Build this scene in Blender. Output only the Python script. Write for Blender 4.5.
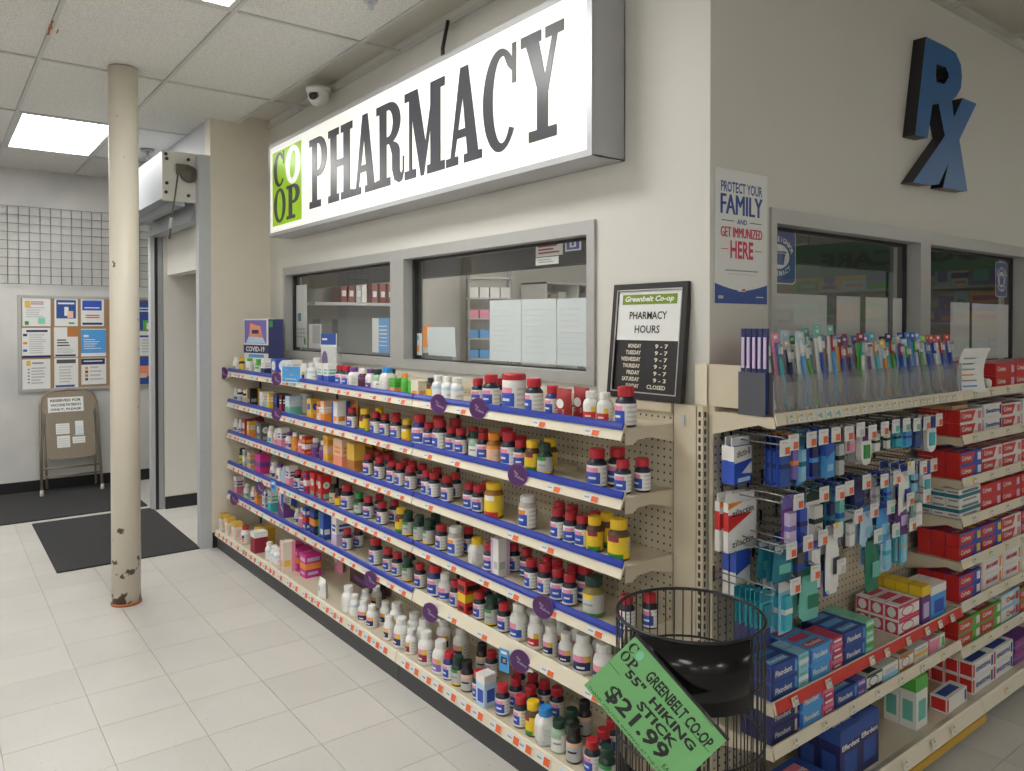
import bpy, bmesh, math, random
from mathutils import Vector, Matrix
for o in list(bpy.data.objects): bpy.data.objects.remove(o)
S=bpy.context.scene; COL=S.collection
PI=math.pi
random.seed(7)
# ---------------------------------------------------------------- camera, world, exposure
cam=bpy.data.cameras.new('camera'); co=bpy.data.objects.new('camera',cam); COL.objects.link(co)
cam.sensor_width=36; cam.lens=36*761.7/1024; cam.shift_y=-51.7/1024; cam.clip_start=.05
fw=Vector((-math.cos(math.radians(37.418)),math.sin(math.radians(37.418)),math.tan(math.radians(-.739))))
co.location=(0,0,1.505); co.rotation_euler=fw.to_track_quat('-Z','Y').to_euler()
S.camera=co
S.cycles.transparent_max_bounces=32
W=bpy.data.worlds.new('world'); S.world=W; W.use_nodes=True
W.node_tree.nodes['Background'].inputs[0].default_value=(.8,.85,.9,1); W.node_tree.nodes['Background'].inputs[1].default_value=.3
S.view_settings.view_transform='Standard'; S.view_settings.look='None'; S.view_settings.gamma=1; S.view_settings.use_curve_mapping=False
S.view_settings.exposure=0.3
LAMP=13.0; SIGN=.42; INNER=8.0
# ---------------------------------------------------------------- materials
PAL=dict(white=(.8,.8,.78),palegrey=(.52,.53,.53),grey=(.3,.31,.32),darkgrey=(.09,.095,.1),black=(.012,.012,.013),dark=(.022,.02,.022),
 navydark=(.012,.014,.035),cobalt=(.02,.035,.2),navy=(.02,.025,.12),blue=(.03,.09,.5),paleblue=(.5,.68,.85),capblue=(.03,.25,.65),
 capred=(.5,.02,.035),red=(.62,.03,.03),maroon=(.3,.02,.05),darkmaroon=(.09,.015,.03),darkred=(.32,.015,.02),redbrown=(.25,.05,.03),
 capyellow=(.85,.55,.02),yellow=(.85,.6,.03),gold=(.8,.5,.08),amber=(.75,.42,.05),caporange=(.85,.28,.02),orange=(.85,.3,.05),
 salmon=(.85,.32,.2),peach=(.85,.55,.38),beige=(.65,.55,.4),cream=(.75,.7,.58),brown=(.1,.05,.02),orangebrown=(.5,.2,.05),
 cocoa=(.07,.035,.025),pink=(.8,.28,.42),rose=(.75,.22,.3),magenta=(.62,.03,.28),lilac=(.6,.5,.72),purple=(.16,.05,.26),violet=(.2,.15,.5),
 teal=(.05,.45,.55),seagreen=(.15,.5,.42),green=(.04,.3,.07),darkgreen=(.012,.05,.035),bottlegreen=(.012,.03,.022),leafgreen=(.1,.45,.06),
 limeyel=(.6,.62,.15),sage=(.35,.5,.38),purpleclear=(.25,.18,.32),oliveclear=(.25,.2,.06),amberclear=(.35,.15,.03),paleclear=(.5,.45,.4),
 greyclear=(.38,.42,.42),lime=(.33,.68,.0),aqua=(.3,.62,.8),sky=(.08,.35,.75),mint=(.25,.65,.45),tan=(.6,.42,.25),textgrey=(.62,.62,.61),emerald=(.02,.2,.12),olive=(.17,.27,.02),signgreen=(.08,.3,.12),deepteal=(.02,.2,.28))
M={}
def mat(name,col=None,rough=.45,metal=0,var=.06,scale=30,bump=0,emit=None,es=0,spec=.5):
    if name in M: return M[name]
    c=col or PAL[name]
    m=bpy.data.materials.new(name); m.use_nodes=True; nt=m.node_tree; b=nt.nodes['Principled BSDF']
    b.inputs['Roughness'].default_value=rough; b.inputs['Metallic'].default_value=metal; b.inputs['Specular IOR Level'].default_value=spec
    tc=nt.nodes.new('ShaderNodeTexCoord'); nz=nt.nodes.new('ShaderNodeTexNoise'); nz.inputs['Scale'].default_value=scale
    nt.links.new(tc.outputs['Object'],nz.inputs['Vector'])
    mx=nt.nodes.new('ShaderNodeMix'); mx.data_type='RGBA'
    mx.inputs[6].default_value=tuple(max(0,x*(1-var)) for x in c)+(1,); mx.inputs[7].default_value=tuple(min(1,x*(1+var)) for x in c)+(1,)
    nt.links.new(nz.outputs['Fac'],mx.inputs[0]); nt.links.new(mx.outputs[2],b.inputs['Base Color'])
    if bump:
        bp=nt.nodes.new('ShaderNodeBump'); bp.inputs['Strength'].default_value=bump; bp.inputs['Distance'].default_value=.002
        nt.links.new(nz.outputs['Fac'],bp.inputs['Height']); nt.links.new(bp.outputs[0],b.inputs['Normal'])
    if emit: b.inputs['Emission Color'].default_value=emit+(1,); b.inputs['Emission Strength'].default_value=es
    M[name]=m; return m
for k in PAL: mat(k,rough=.35 if k in('black','dark','navydark','cobalt','capred','red','bottlegreen') else .42)
mat('wall',(.66,.645,.60),.6,var=.03,scale=2.5,bump=.02)
mat('wallinner',(.62,.59,.52),.6,var=.04,scale=2)
mat('wallgrey',(.56,.575,.59),.6,var=.05,scale=3)
mat('columnpaint',(.72,.67,.57),.5,var=.05,scale=6)
mat('ceilgrid',(.56,.56,.54),.5,var=.03)
mat('alum',(.46,.46,.45),.42,metal=.35,var=.05,scale=20)
mat('signmetal',(.5,.51,.53),.4,metal=.4,var=.04,scale=10)
mat('steel',(.5,.52,.55),.5,metal=.1,var=.05)
mat('hoodsteel',(.34,.36,.39),.5,metal=.1,var=.04)
mat('steelgrey',(.36,.38,.4),.4,metal=.4,var=.06)
mat('gasket',(.02,.02,.025),.5)
mat('baseboard',(.015,.015,.017),.4)
mat('shelf',(.62,.55,.42),.45,var=.04,scale=8)
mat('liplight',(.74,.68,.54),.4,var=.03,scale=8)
mat('kick',(.05,.05,.055),.5)
mat('stripblue',(.012,.035,.33),.3,var=.04)
mat('stripred',(.62,.04,.03),.35)
mat('stripyellow',(.55,.33,.03),.4)
mat('tagwhite',(.72,.72,.72),.5)
mat('tagorange',(.78,.14,.03),.5)
mat('tagyellow',(.8,.6,.05),.5)
mat('discpurple',(.085,.02,.12),.4)
mat('paper',(.78,.79,.78),.6,var=.02)
mat('paperblue',(.72,.78,.8),.6,var=.02)
mat('chairmetal',(.27,.225,.17),.4,metal=.3)
mat('ink',(.02,.02,.022),.5)
mat('signink',(.06,.06,.075),.3)
mat('posterblue',(.03,.08,.32),.5); mat('posterred',(.6,.05,.13),.5)
mat('rxface',(.015,.12,.34),.42,var=.05,scale=4); mat('rxside',(.012,.012,.016),.35)
mat('greenpaper',(.2,.52,.2),.5,var=.03)
mat('wire',(.012,.012,.013),.3)
mat('gearmetal',(.13,.12,.1),.5,metal=.2)
mat('textfaint',(.66,.69,.7),.6)
mat('gridwire',(.25,.26,.27),.4,metal=.5)
mat('hookwire',(.32,.33,.33),.35,metal=.6)
mat('innerdark',(.05,.052,.055),.6)
mat('innergrey',(.16,.17,.175),.6)
mat('rust',(.4,.13,.04),.8,var=.3)
mat('cork',(.35,.22,.12),.8,var=.2,scale=80)
mat('lampface',(.85,.9,.95),.5,emit=(1,.985,.95),es=LAMP)
mat('innerlamp',(.85,.88,.9),.5,emit=(1,.97,.9),es=INNER)
mat('signface',(.8,.8,.76),.3,emit=(1,.985,.92),es=SIGN)
mat('logogreen',(.36,.66,.0),.3,emit=(.36,.7,.0),es=.2)
mat('logowhite',(.8,.8,.78),.3,emit=(1,1,.95),es=SIGN)
def special(name,build):
    m=bpy.data.materials.new(name); m.use_nodes=True; nt=m.node_tree; build(nt,nt.nodes,nt.links,nt.nodes['Principled BSDF']); M[name]=m
def _glass(nt,N,L,b):
    N.remove(b); tr=N.new('ShaderNodeBsdfTransparent'); tr.inputs[0].default_value=(.95,.96,.96,1); gl=N.new('ShaderNodeBsdfGlossy'); gl.inputs['Roughness'].default_value=.0
    fr=N.new('ShaderNodeFresnel'); ge=N.new('ShaderNodeNewGeometry'); mr=N.new('ShaderNodeMapRange'); mr.inputs[3].default_value=2.1; mr.inputs[4].default_value=1/2.1; L.new(ge.outputs['Backfacing'],mr.inputs[0]); L.new(mr.outputs[0],fr.inputs[0]); mx=N.new('ShaderNodeMixShader')
    L.new(fr.outputs[0],mx.inputs[0]); L.new(tr.outputs[0],mx.inputs[1]); L.new(gl.outputs[0],mx.inputs[2]); L.new(mx.outputs[0],N['Material Output'].inputs[0])
special('glass',_glass)
def _acr(tint,fac):
    def f(nt,N,L,b):
        N.remove(b); tr=N.new('ShaderNodeBsdfTransparent'); tr.inputs[0].default_value=tint+(1,); gl=N.new('ShaderNodeBsdfPrincipled'); gl.inputs['Roughness'].default_value=.12; gl.inputs['Base Color'].default_value=tuple(x*.6 for x in tint)+(1,)
        mx=N.new('ShaderNodeMixShader'); mx.inputs[0].default_value=fac
        L.new(tr.outputs[0],mx.inputs[1]); L.new(gl.outputs[0],mx.inputs[2]); L.new(mx.outputs[0],N['Material Output'].inputs[0])
    return f
special('acrylic',_acr((.95,.96,.96),.24)); special('acrylicdark',_acr((.35,.36,.42),.5)); special('blister',_acr((.97,.98,.98),.1))
def _peg(nt,N,L,b):
    # punched steel back panel: 2.54 cm grid of dark holes in the panel's own x,z
    tc=N.new('ShaderNodeTexCoord'); sp=N.new('ShaderNodeSeparateXYZ'); L.new(tc.outputs['Object'],sp.inputs[0])
    def cell(sock):
        d=N.new('ShaderNodeMath'); d.operation='DIVIDE'; d.inputs[1].default_value=.0254; L.new(sock,d.inputs[0])
        f=N.new('ShaderNodeMath'); f.operation='FRACT'; L.new(d.outputs[0],f.inputs[0])
        s=N.new('ShaderNodeMath'); s.operation='SUBTRACT'; s.inputs[1].default_value=.5; L.new(f.outputs[0],s.inputs[0])
        p=N.new('ShaderNodeMath'); p.operation='MULTIPLY'; L.new(s.outputs[0],p.inputs[0]); L.new(s.outputs[0],p.inputs[1]); return p
    a,c=cell(sp.outputs[0]),cell(sp.outputs[2])
    ad=N.new('ShaderNodeMath'); ad.operation='ADD'; L.new(a.outputs[0],ad.inputs[0]); L.new(c.outputs[0],ad.inputs[1])
    lt=N.new('ShaderNodeMath'); lt.operation='LESS_THAN'; lt.inputs[1].default_value=.022; L.new(ad.outputs[0],lt.inputs[0])
    mx=N.new('ShaderNodeMix'); mx.data_type='RGBA'; mx.inputs[6].default_value=(.55,.49,.375,1); mx.inputs[7].default_value=(.03,.028,.025,1)
    L.new(lt.outputs[0],mx.inputs[0]); L.new(mx.outputs[2],b.inputs['Base Color']); b.inputs['Roughness'].default_value=.5
special('pegboard',_peg)
def _tile(nt,N,L,b):
    tc=N.new('ShaderNodeTexCoord'); oi=N.new('ShaderNodeObjectInfo'); ge=N.new('ShaderNodeNewGeometry')
    n1=N.new('ShaderNodeTexNoise'); n1.inputs['Scale'].default_value=90; n1.inputs['Detail'].default_value=3
    n2=N.new('ShaderNodeTexNoise'); n2.inputs['Scale'].default_value=2.2; n2.inputs['Detail'].default_value=6
    L.new(ge.outputs['Position'],n1.inputs['Vector']); L.new(ge.outputs['Position'],n2.inputs['Vector'])
    r1=N.new('ShaderNodeValToRGB'); r1.color_ramp.elements[0].position=.66; r1.color_ramp.elements[1].position=.74
    r1.color_ramp.elements[0].color=(0,0,0,1); r1.color_ramp.elements[1].color=(1,1,1,1); L.new(n1.outputs['Fac'],r1.inputs[0])
    mx=N.new('ShaderNodeMix'); mx.data_type='RGBA'; mx.inputs[6].default_value=(.70,.685,.65,1); mx.inputs[7].default_value=(.56,.54,.5,1); L.new(n2.outputs['Fac'],mx.inputs[0])
    m2=N.new('ShaderNodeMix'); m2.data_type='RGBA'; m2.inputs[7].default_value=(.42,.38,.34,1); L.new(r1.outputs[0],m2.inputs[0]); L.new(mx.outputs[2],m2.inputs[6])
    m3=N.new('ShaderNodeMix'); m3.data_type='RGBA'; m3.blend_type='MULTIPLY'; m3.inputs[0].default_value=1
    mr=N.new('ShaderNodeMapRange'); mr.inputs[3].default_value=.95; mr.inputs[4].default_value=1.03; L.new(oi.outputs['Random'],mr.inputs[0])
    cb=N.new('ShaderNodeCombineColor'); 
    for i in range(3): L.new(mr.outputs[0],cb.inputs[i])
    L.new(m2.outputs[2],m3.inputs[6]); L.new(cb.outputs[0],m3.inputs[7]); L.new(m3.outputs[2],b.inputs['Base Color']); b.inputs['Roughness'].default_value=.3
    b.inputs['Specular IOR Level'].default_value=.4
special('vinyltile',_tile)
def _joint(nt,N,L,b): b.inputs['Base Color'].default_value=(.45,.42,.38,1); b.inputs['Roughness'].default_value=.8
special('joint',_joint)
def _ceil(nt,N,L,b):
    tc=N.new('ShaderNodeNewGeometry'); n1=N.new('ShaderNodeTexNoise'); n1.inputs['Scale'].default_value=150; n1.inputs['Detail'].default_value=3; L.new(tc.outputs['Position'],n1.inputs['Vector'])
    r=N.new('ShaderNodeValToRGB'); r.color_ramp.elements[0].position=.35; r.color_ramp.elements[1].position=.6; r.color_ramp.elements[0].color=(.6,.59,.565,1); r.color_ramp.elements[1].color=(.78,.775,.75,1)
    L.new(n1.outputs['Fac'],r.inputs[0]); L.new(r.outputs[0],b.inputs['Base Color']); b.inputs['Roughness'].default_value=.85
    bp=N.new('ShaderNodeBump'); bp.inputs['Strength'].default_value=.35; bp.inputs['Distance'].default_value=.004; L.new(n1.outputs['Fac'],bp.inputs['Height']); L.new(bp.outputs[0],b.inputs['Normal'])
special('ceiltile',_ceil)
def _mat(nt,N,L,b):
    tc=N.new('ShaderNodeTexCoord'); n1=N.new('ShaderNodeTexNoise'); n1.inputs['Scale'].default_value=140; L.new(tc.outputs['Object'],n1.inputs['Vector'])
    r=N.new('ShaderNodeValToRGB'); r.color_ramp.elements[0].color=(.008,.008,.009,1); r.color_ramp.elements[1].color=(.07,.07,.075,1); L.new(n1.outputs['Fac'],r.inputs[0]); L.new(r.outputs[0],b.inputs['Base Color']); b.inputs['Roughness'].default_value=.95
    bp=N.new('ShaderNodeBump'); bp.inputs['Strength'].default_value=.6; bp.inputs['Distance'].default_value=.004; L.new(n1.outputs['Fac'],bp.inputs['Height']); L.new(bp.outputs[0],b.inputs['Normal'])
special('matfibre',_mat)
def _pole(nt,N,L,b):
    # chipped paint: chips thin out with height above the floor
    tc=N.new('ShaderNodeTexCoord'); n1=N.new('ShaderNodeTexNoise'); n1.inputs['Scale'].default_value=14; n1.inputs['Detail'].default_value=5; L.new(tc.outputs['Object'],n1.inputs['Vector'])
    sp=N.new('ShaderNodeSeparateXYZ'); L.new(tc.outputs['Object'],sp.inputs[0])
    mr=N.new('ShaderNodeMapRange'); mr.inputs[1].default_value=0; mr.inputs[2].default_value=.55; mr.inputs[3].default_value=.17; mr.inputs[4].default_value=0; L.new(sp.outputs[2],mr.inputs[0])
    ad=N.new('ShaderNodeMath'); L.new(n1.outputs['Fac'],ad.inputs[0]); L.new(mr.outputs[0],ad.inputs[1])
    r=N.new('ShaderNodeValToRGB'); r.color_ramp.elements[0].position=.7; r.color_ramp.elements[1].position=.73; r.color_ramp.elements[0].color=(.72,.67,.56,1); r.color_ramp.elements[1].color=(.1,.07,.05,1)
    L.new(ad.outputs[0],r.inputs[0]); L.new(r.outputs[0],b.inputs['Base Color']); b.inputs['Roughness'].default_value=.4
special('polepaint',_pole)
def _scuff(nt,N,L,b):
    tc=N.new('ShaderNodeNewGeometry'); n1=N.new('ShaderNodeTexNoise'); n1.inputs['Scale'].default_value=1.8; n1.inputs['Detail'].default_value=6; L.new(tc.outputs['Position'],n1.inputs['Vector'])
    r=N.new('ShaderNodeValToRGB'); r.color_ramp.elements[0].position=.35; r.color_ramp.elements[1].position=.65; r.color_ramp.elements[0].color=(.52,.52,.51,1); r.color_ramp.elements[1].color=(.65,.645,.625,1)
    L.new(n1.outputs['Fac'],r.inputs[0]); L.new(r.outputs[0],b.inputs['Base Color']); b.inputs['Roughness'].default_value=.55
special('scuffwall',_scuff)
# ---------------------------------------------------------------- mesh helpers
class MB:
    def __init__(s): s.v=[]; s.f=[]; s.m=[]; s.ms=[]; s.sm=[]
    def mi(s,m):
        if m not in s.ms: s.ms.append(m)
        return s.ms.index(m)
    def add(s,vs,fs,m,smooth=False):
        n=len(s.v); s.v+=[tuple(v) for v in vs]; i=s.mi(m)
        for f in fs: s.f.append(tuple(n+k for k in f)); s.m.append(i); s.sm.append(smooth)
        return s
    def box(s,x0,x1,y0,y1,z0,z1,m):
        x0,x1=sorted((x0,x1)); y0,y1=sorted((y0,y1)); z0,z1=sorted((z0,z1))
        return s.add([(x0,y0,z0),(x1,y0,z0),(x1,y1,z0),(x0,y1,z0),(x0,y0,z1),(x1,y0,z1),(x1,y1,z1),(x0,y1,z1)],
          [(0,3,2,1),(4,5,6,7),(0,1,5,4),(1,2,6,5),(2,3,7,6),(3,0,4,7)],m)
    def quad(s,a,b,c,d,m): return s.add([a,b,c,d],[(0,1,2,3)],m)
    def lathe(s,prof,m,seg=20,rib=0,smooth=True,sq=0):
        vs=[];fs=[]
        for r,z in prof:
            for i in range(seg):
                a=2*PI*i/seg; rr=r*(1-rib*(i%2))
                if sq: 
                    c,t=math.cos(a),math.sin(a); rr*=1/((abs(c)**sq+abs(t)**sq)**(1/sq))*.92
                vs.append((rr*math.cos(a),rr*math.sin(a),z))
        for j in range(len(prof)-1):
            for i in range(seg):
                k=(i+1)%seg; fs.append((j*seg+i,j*seg+k,(j+1)*seg+k,(j+1)*seg+i))
        s.add(vs,fs,m,smooth)
        n=len(s.v)-len(vs); i=s.mi(m)
        if prof[0][0]>0: s.f.append(tuple(n+k for k in reversed(range(seg)))); s.m.append(i); s.sm.append(False)
        if prof[-1][0]>0: s.f.append(tuple(n+(len(prof)-1)*seg+k for k in range(seg))); s.m.append(i); s.sm.append(False)
        return s
    def tube(s,pts,r,m,seg=6,closed=False):
        pts=[Vector(p) for p in pts]; n=len(pts); vs=[];fs=[]; prev=None
        for i,p in enumerate(pts):
            if closed: t=(pts[(i+1)%n]-pts[i-1])
            else: t=(pts[min(i+1,n-1)]-pts[max(i-1,0)])
            t.normalize()
            if prev is None: u=t.orthogonal().normalized()
            else:
                u=prev-t*prev.dot(t); u=u.normalized() if u.length>1e-6 else t.orthogonal().normalized()
            prev=u; w=t.cross(u)
            for k in range(seg):
                a=2*PI*k/seg; vs.append(p+u*(r*math.cos(a))+w*(r*math.sin(a)))
        for i in range(n if closed else n-1):
            j=(i+1)%n
            for k in range(seg):
                l=(k+1)%seg; fs.append((i*seg+k,i*seg+l,j*seg+l,j*seg+k))
        if not closed: fs+=[tuple(reversed(range(seg))),tuple((n-1)*seg+k for k in range(seg))]
        return s.add(vs,fs,m,True)
    def extr(s,poly,o,xd,yd,nd,t,m,mside=None):
        """polygon (2d) in the plane o,xd,yd, pushed from 0 to t along nd"""
        o,xd,yd,nd=map(Vector,(o,xd,yd,nd)); n=len(poly)
        A=[o+xd*x+yd*y for x,y in poly]; B=[a+nd*t for a in A]
        s.add(B,[tuple(range(n))],m)
        s.add(A+B,[(i,(i+1)%n,n+(i+1)%n,n+i) for i in range(n)]+[tuple(reversed(range(n)))],mside or m); return s
    def mesh(s,name):
        me=bpy.data.meshes.new(name); me.from_pydata(s.v,[],s.f)
        for m in s.ms: me.materials.append(M[m])
        me.polygons.foreach_set('material_index',s.m); me.polygons.foreach_set('use_smooth',s.sm); me.update(); return me
    def obj(s,name,parent=None,loc=(0,0,0),rot=(0,0,0)): return O(name,s.mesh(name),parent,loc,rot)
def O(name,me,parent=None,loc=(0,0,0),rot=(0,0,0)):
    o=bpy.data.objects.new(name,me); COL.objects.link(o); o.location=loc; o.rotation_euler=rot
    if parent: o.parent=parent
    return o
def tag(o,label=None,cat=None,group=None,kind=None):
    if label: o['label']=label
    if cat: o['category']=cat
    if group: o['group']=group
    if kind: o['kind']=kind
    return o
def thing(name,label,cat,loc=(0,0,0),rz=0,group=None):
    o=bpy.data.objects.new(name,None); COL.objects.link(o); o.location=loc; o.rotation_euler=(0,0,rz); o.empty_display_size=.05
    return tag(o,label,cat,group)
def struct(o): o['kind']='structure'; return o
def clone(root,loc,rz=None,label=None,name=None):
    r=root.copy(); COL.objects.link(r); r.location=loc
    if rz is not None: r.rotation_euler=(0,0,rz)
    if label: r['label']=label
    for ch in list(root.children):
        c=ch.copy(); COL.objects.link(c); c.parent=r
        for g in list(ch.children):
            d=g.copy(); COL.objects.link(d); d.parent=c
    return r
TXT={}
def text_geo(s,size=1,bold=0,shear=0,xs=1,align='CENTER',space=1):
    key=(s,bold,shear,align,space)
    if key not in TXT:
        cu=bpy.data.curves.new('t','FONT'); cu.body=s; cu.size=1; cu.align_x=align; cu.align_y='CENTER'; cu.offset=bold; cu.shear=shear; cu.resolution_u=2; cu.space_character=space
        ob=bpy.data.objects.new('t',cu); COL.objects.link(ob); dg=bpy.context.evaluated_depsgraph_get(); dg.update()
        me=bpy.data.meshes.new_from_object(ob.evaluated_get(dg))
        TXT[key]=([tuple(v.co) for v in me.vertices],[tuple(p.vertices) for p in me.polygons]); bpy.data.objects.remove(ob); bpy.data.curves.remove(cu); bpy.data.meshes.remove(me)
    vs,fs=TXT[key]
    return [(x*size*xs,y*size) for x,y,z in vs],fs
def put_text(mb,s,o,xd,yd,m,size,fit=None,**k):
    """flat lettering in plane o,xd,yd; fit=(w,h) stretches to a box"""
    vs,fs=text_geo(s,size,**k)
    if not vs: return mb
    o,xd,yd=Vector(o),Vector(xd),Vector(yd)
    if fit:
        a0=min(v[0] for v in vs);a1=max(v[0] for v in vs);b0=min(v[1] for v in vs);b1=max(v[1] for v in vs)
        vs=[((x-(a0+a1)/2)*fit[0]/max(a1-a0,1e-6),(y-(b0+b1)/2)*fit[1]/max(b1-b0,1e-6)) for x,y in vs]
    return mb.add([o+xd*x+yd*y for x,y in vs],fs,m)
ORD=['','first','second','third','fourth','fifth','sixth','seventh','eighth','ninth','tenth','eleventh','twelfth','thirteenth','fourteenth','fifteenth','sixteenth','seventeenth','eighteenth','nineteenth','twentieth','twenty-first','twenty-second','twenty-third','twenty-fourth','twenty-fifth','twenty-sixth','twenty-seventh','twenty-eighth','twenty-ninth','thirtieth']

# ---------------------------------------------------------------- product tables
BOT={
'n':(.052,.104,'navydark','capred','nm',('white','blue','pink'),'b','dark red-capped vitamin bottle'),
'nb':(.052,.104,'cobalt','capred','nm',('white','blue','pink'),'b','cobalt blue red-capped vitamin bottle'),
'N':(.066,.124,'navydark','capred','nm',('white','blue','pink'),'b','large dark red-capped vitamin bottle'),
'Nb':(.068,.13,'cobalt','capred','nm',('white','blue','pink'),'b','large cobalt red-capped vitamin bottle'),
'y':(.056,.112,'brown','capyellow','yl',('yellow','green','maroon'),'b','yellow-labelled brown bottle'),
'ys':(.042,.088,'dark','dark','yl',('yellow','yellow','maroon'),'b','small yellow bottle with dark cap'),
'ys2':(.05,.1,'brown','capyellow','yl',('yellow','orange','white'),'b','yellow bottle with yellow cap'),
'yk':(.044,.088,'dark','capyellow','yl',('yellow','dark','orange'),'b','black bottle with yellow cap'),
'Y':(.074,.132,'amberclear','capyellow','yl',('yellow','red','white'),'j','wide yellow gummy jar'),
'Y2':(.07,.125,'brown','capyellow','yl',('yellow','green','maroon'),'b','large yellow-labelled brown bottle'),
'g':(.054,.108,'bottlegreen','darkgreen','gw',('palegrey','green','yellow'),'b','dark green-capped herbal bottle'),
'gl':(.052,.102,'sage','darkgreen','gw',('white','sage','white'),'b','pale bottle with dark green cap'),
'G':(.072,.125,'oliveclear','darkgreen','gw',('palegrey','yellow','green'),'b','large green-capped softgel bottle'),
'gg':(.054,.106,'dark','green','gw',('palegrey','green','green'),'b','green-capped and green-labelled bottle'),
'k':(.05,.112,'black','black','kw',('palegrey','peach','dark'),'b','black bottle with black cap'),
'kb':(.046,.1,'dark','black','kw',('beige','beige','dark'),'b','black-capped bottle with beige label'),
'kl':(.044,.108,'dark','black','kw',('limeyel','limeyel','dark'),'b','black-capped bottle with lime label'),
'kp':(.05,.098,'darkmaroon','white','kw',('darkmaroon','purple','dark'),'b','dark maroon bottle with white cap'),
'w':(.052,.102,'white','white','wl',('navy','gold','pink'),'w','white bottle with navy label'),
'W':(.068,.126,'white','white','wl',('navy','gold','pink'),'w','large white bottle with navy label'),
'wm':(.052,.102,'white','white','wl',('maroon','gold','lilac'),'w','white bottle with maroon label'),
'Wm':(.068,.13,'white','white','wl',('maroon','gold','pink'),'w','large white bottle with maroon label'),
'Wp':(.068,.128,'white','white','wl',('violet','gold','pink'),'w','large white bottle with violet label'),
'wb':(.058,.112,'white','white','wl',('blue','white','pink'),'w','white bottle with blue label'),
'Wb':(.068,.128,'white','white','wl',('blue','white','pink'),'w','large white bottle with blue label'),
'wr':(.06,.118,'white','white','wl',('red','gold','white'),'w','white bottle with red label'),
'wry':(.052,.098,'white','white','wl',('red','yellow','white'),'w','white bottle with red and yellow label'),
'wby':(.05,.092,'white','white','wl',('blue','yellow','white'),'w','white bottle with blue and yellow label'),
'w0':(.052,.1,'white','white','pl',('white','palegrey','paleblue'),'w','plain white bottle'),
'W0':(.066,.125,'white','white','pl',('white','palegrey','white'),'w','large plain white bottle'),
'wr0':(.042,.09,'white','white','wl',('redbrown','white','white'),'w','small white bottle with brown label'),
'wb0':(.048,.092,'white','white','wl',('blue','white','paleblue'),'w','small white bottle with blue label'),
'wg':(.048,.09,'white','white','wl',('seagreen','white','white'),'w','small white bottle with green label'),
'wn':(.052,.098,'white','white','wl',('navy','white','palegrey'),'w','white jar with navy label'),
'ws':(.036,.085,'white','white','wl',('blue','white','paleblue'),'w','slim white-capped bottle'),
'wk':(.044,.086,'dark','white','pl',('palegrey','dark','white'),'b','small dark bottle with white cap'),
'wp':(.05,.1,'white','purple','wl',('purple','white','lilac'),'w','white bottle with purple cap'),
'wt':(.05,.105,'white','white','wl',('teal','white','yellow'),'w','white bottle with teal label'),
'wpk':(.046,.1,'white','white','wl',('pink','white','pink'),'w','white bottle with pink label'),
'ow':(.05,.108,'orange','white','pl',('orange','gold','orange'),'w','orange bottle with white cap'),
'pw':(.05,.104,'rose','white','pl',('rose','red','white'),'w','rose bottle with white cap'),
'pc':(.052,.108,'purpleclear','white','pl',('purple','palegrey','purple'),'w','purple bottle with white cap'),
'pb':(.046,.095,'paleblue','paleblue','pl',('paleblue','white','paleblue'),'w','pale blue bottle'),
'wro':(.058,.11,'white','capred','wl',('salmon','blue','white'),'w','white red-capped bottle with peach label'),
'wy':(.062,.106,'white','capyellow','pl',('white','palegrey','white'),'q','white bottle with bright yellow cap'),
'SB':(.066,.116,'white','capblue','pl',('white','palegrey','paleblue'),'q','white bottle with bright blue cap'),
'sp':(.06,.1,'white','purple','pl',('white','palegrey','white'),'q','square white bottle with purple cap'),
'o':(.058,.112,'amberclear','caporange','pl',('peach','palegrey','orange'),'b','amber bottle with orange cap'),
'cb':(.066,.118,'paleclear','white','nm',('white','blue','orange'),'j','clear gummy jar with white cap'),
'T':(.088,.135,'white','capred','nm',('white','blue','pink'),'t','big white tub with red lid'),
'J_gy':(.076,.12,'greyclear','greyclear','pl',('palegrey','seagreen','palegrey'),'t','wide grey-green jar'),
'J_or':(.058,.112,'orangebrown','caporange','wl',('peach','paleblue','orange'),'t','orange jar with orange lid'),
'go':(.036,.095,'leafgreen','caporange','pl',('leafgreen','green','leafgreen'),'w','slim green bottle with orange cap'),
'gt':(.05,.092,'white','leafgreen','wl',('palegrey','white','white'),'w','white bottle with green lid'),
'gr':(.05,.092,'leafgreen','leafgreen','wl',('white','leafgreen','leafgreen'),'w','green bottle with white label'),
}
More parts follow.
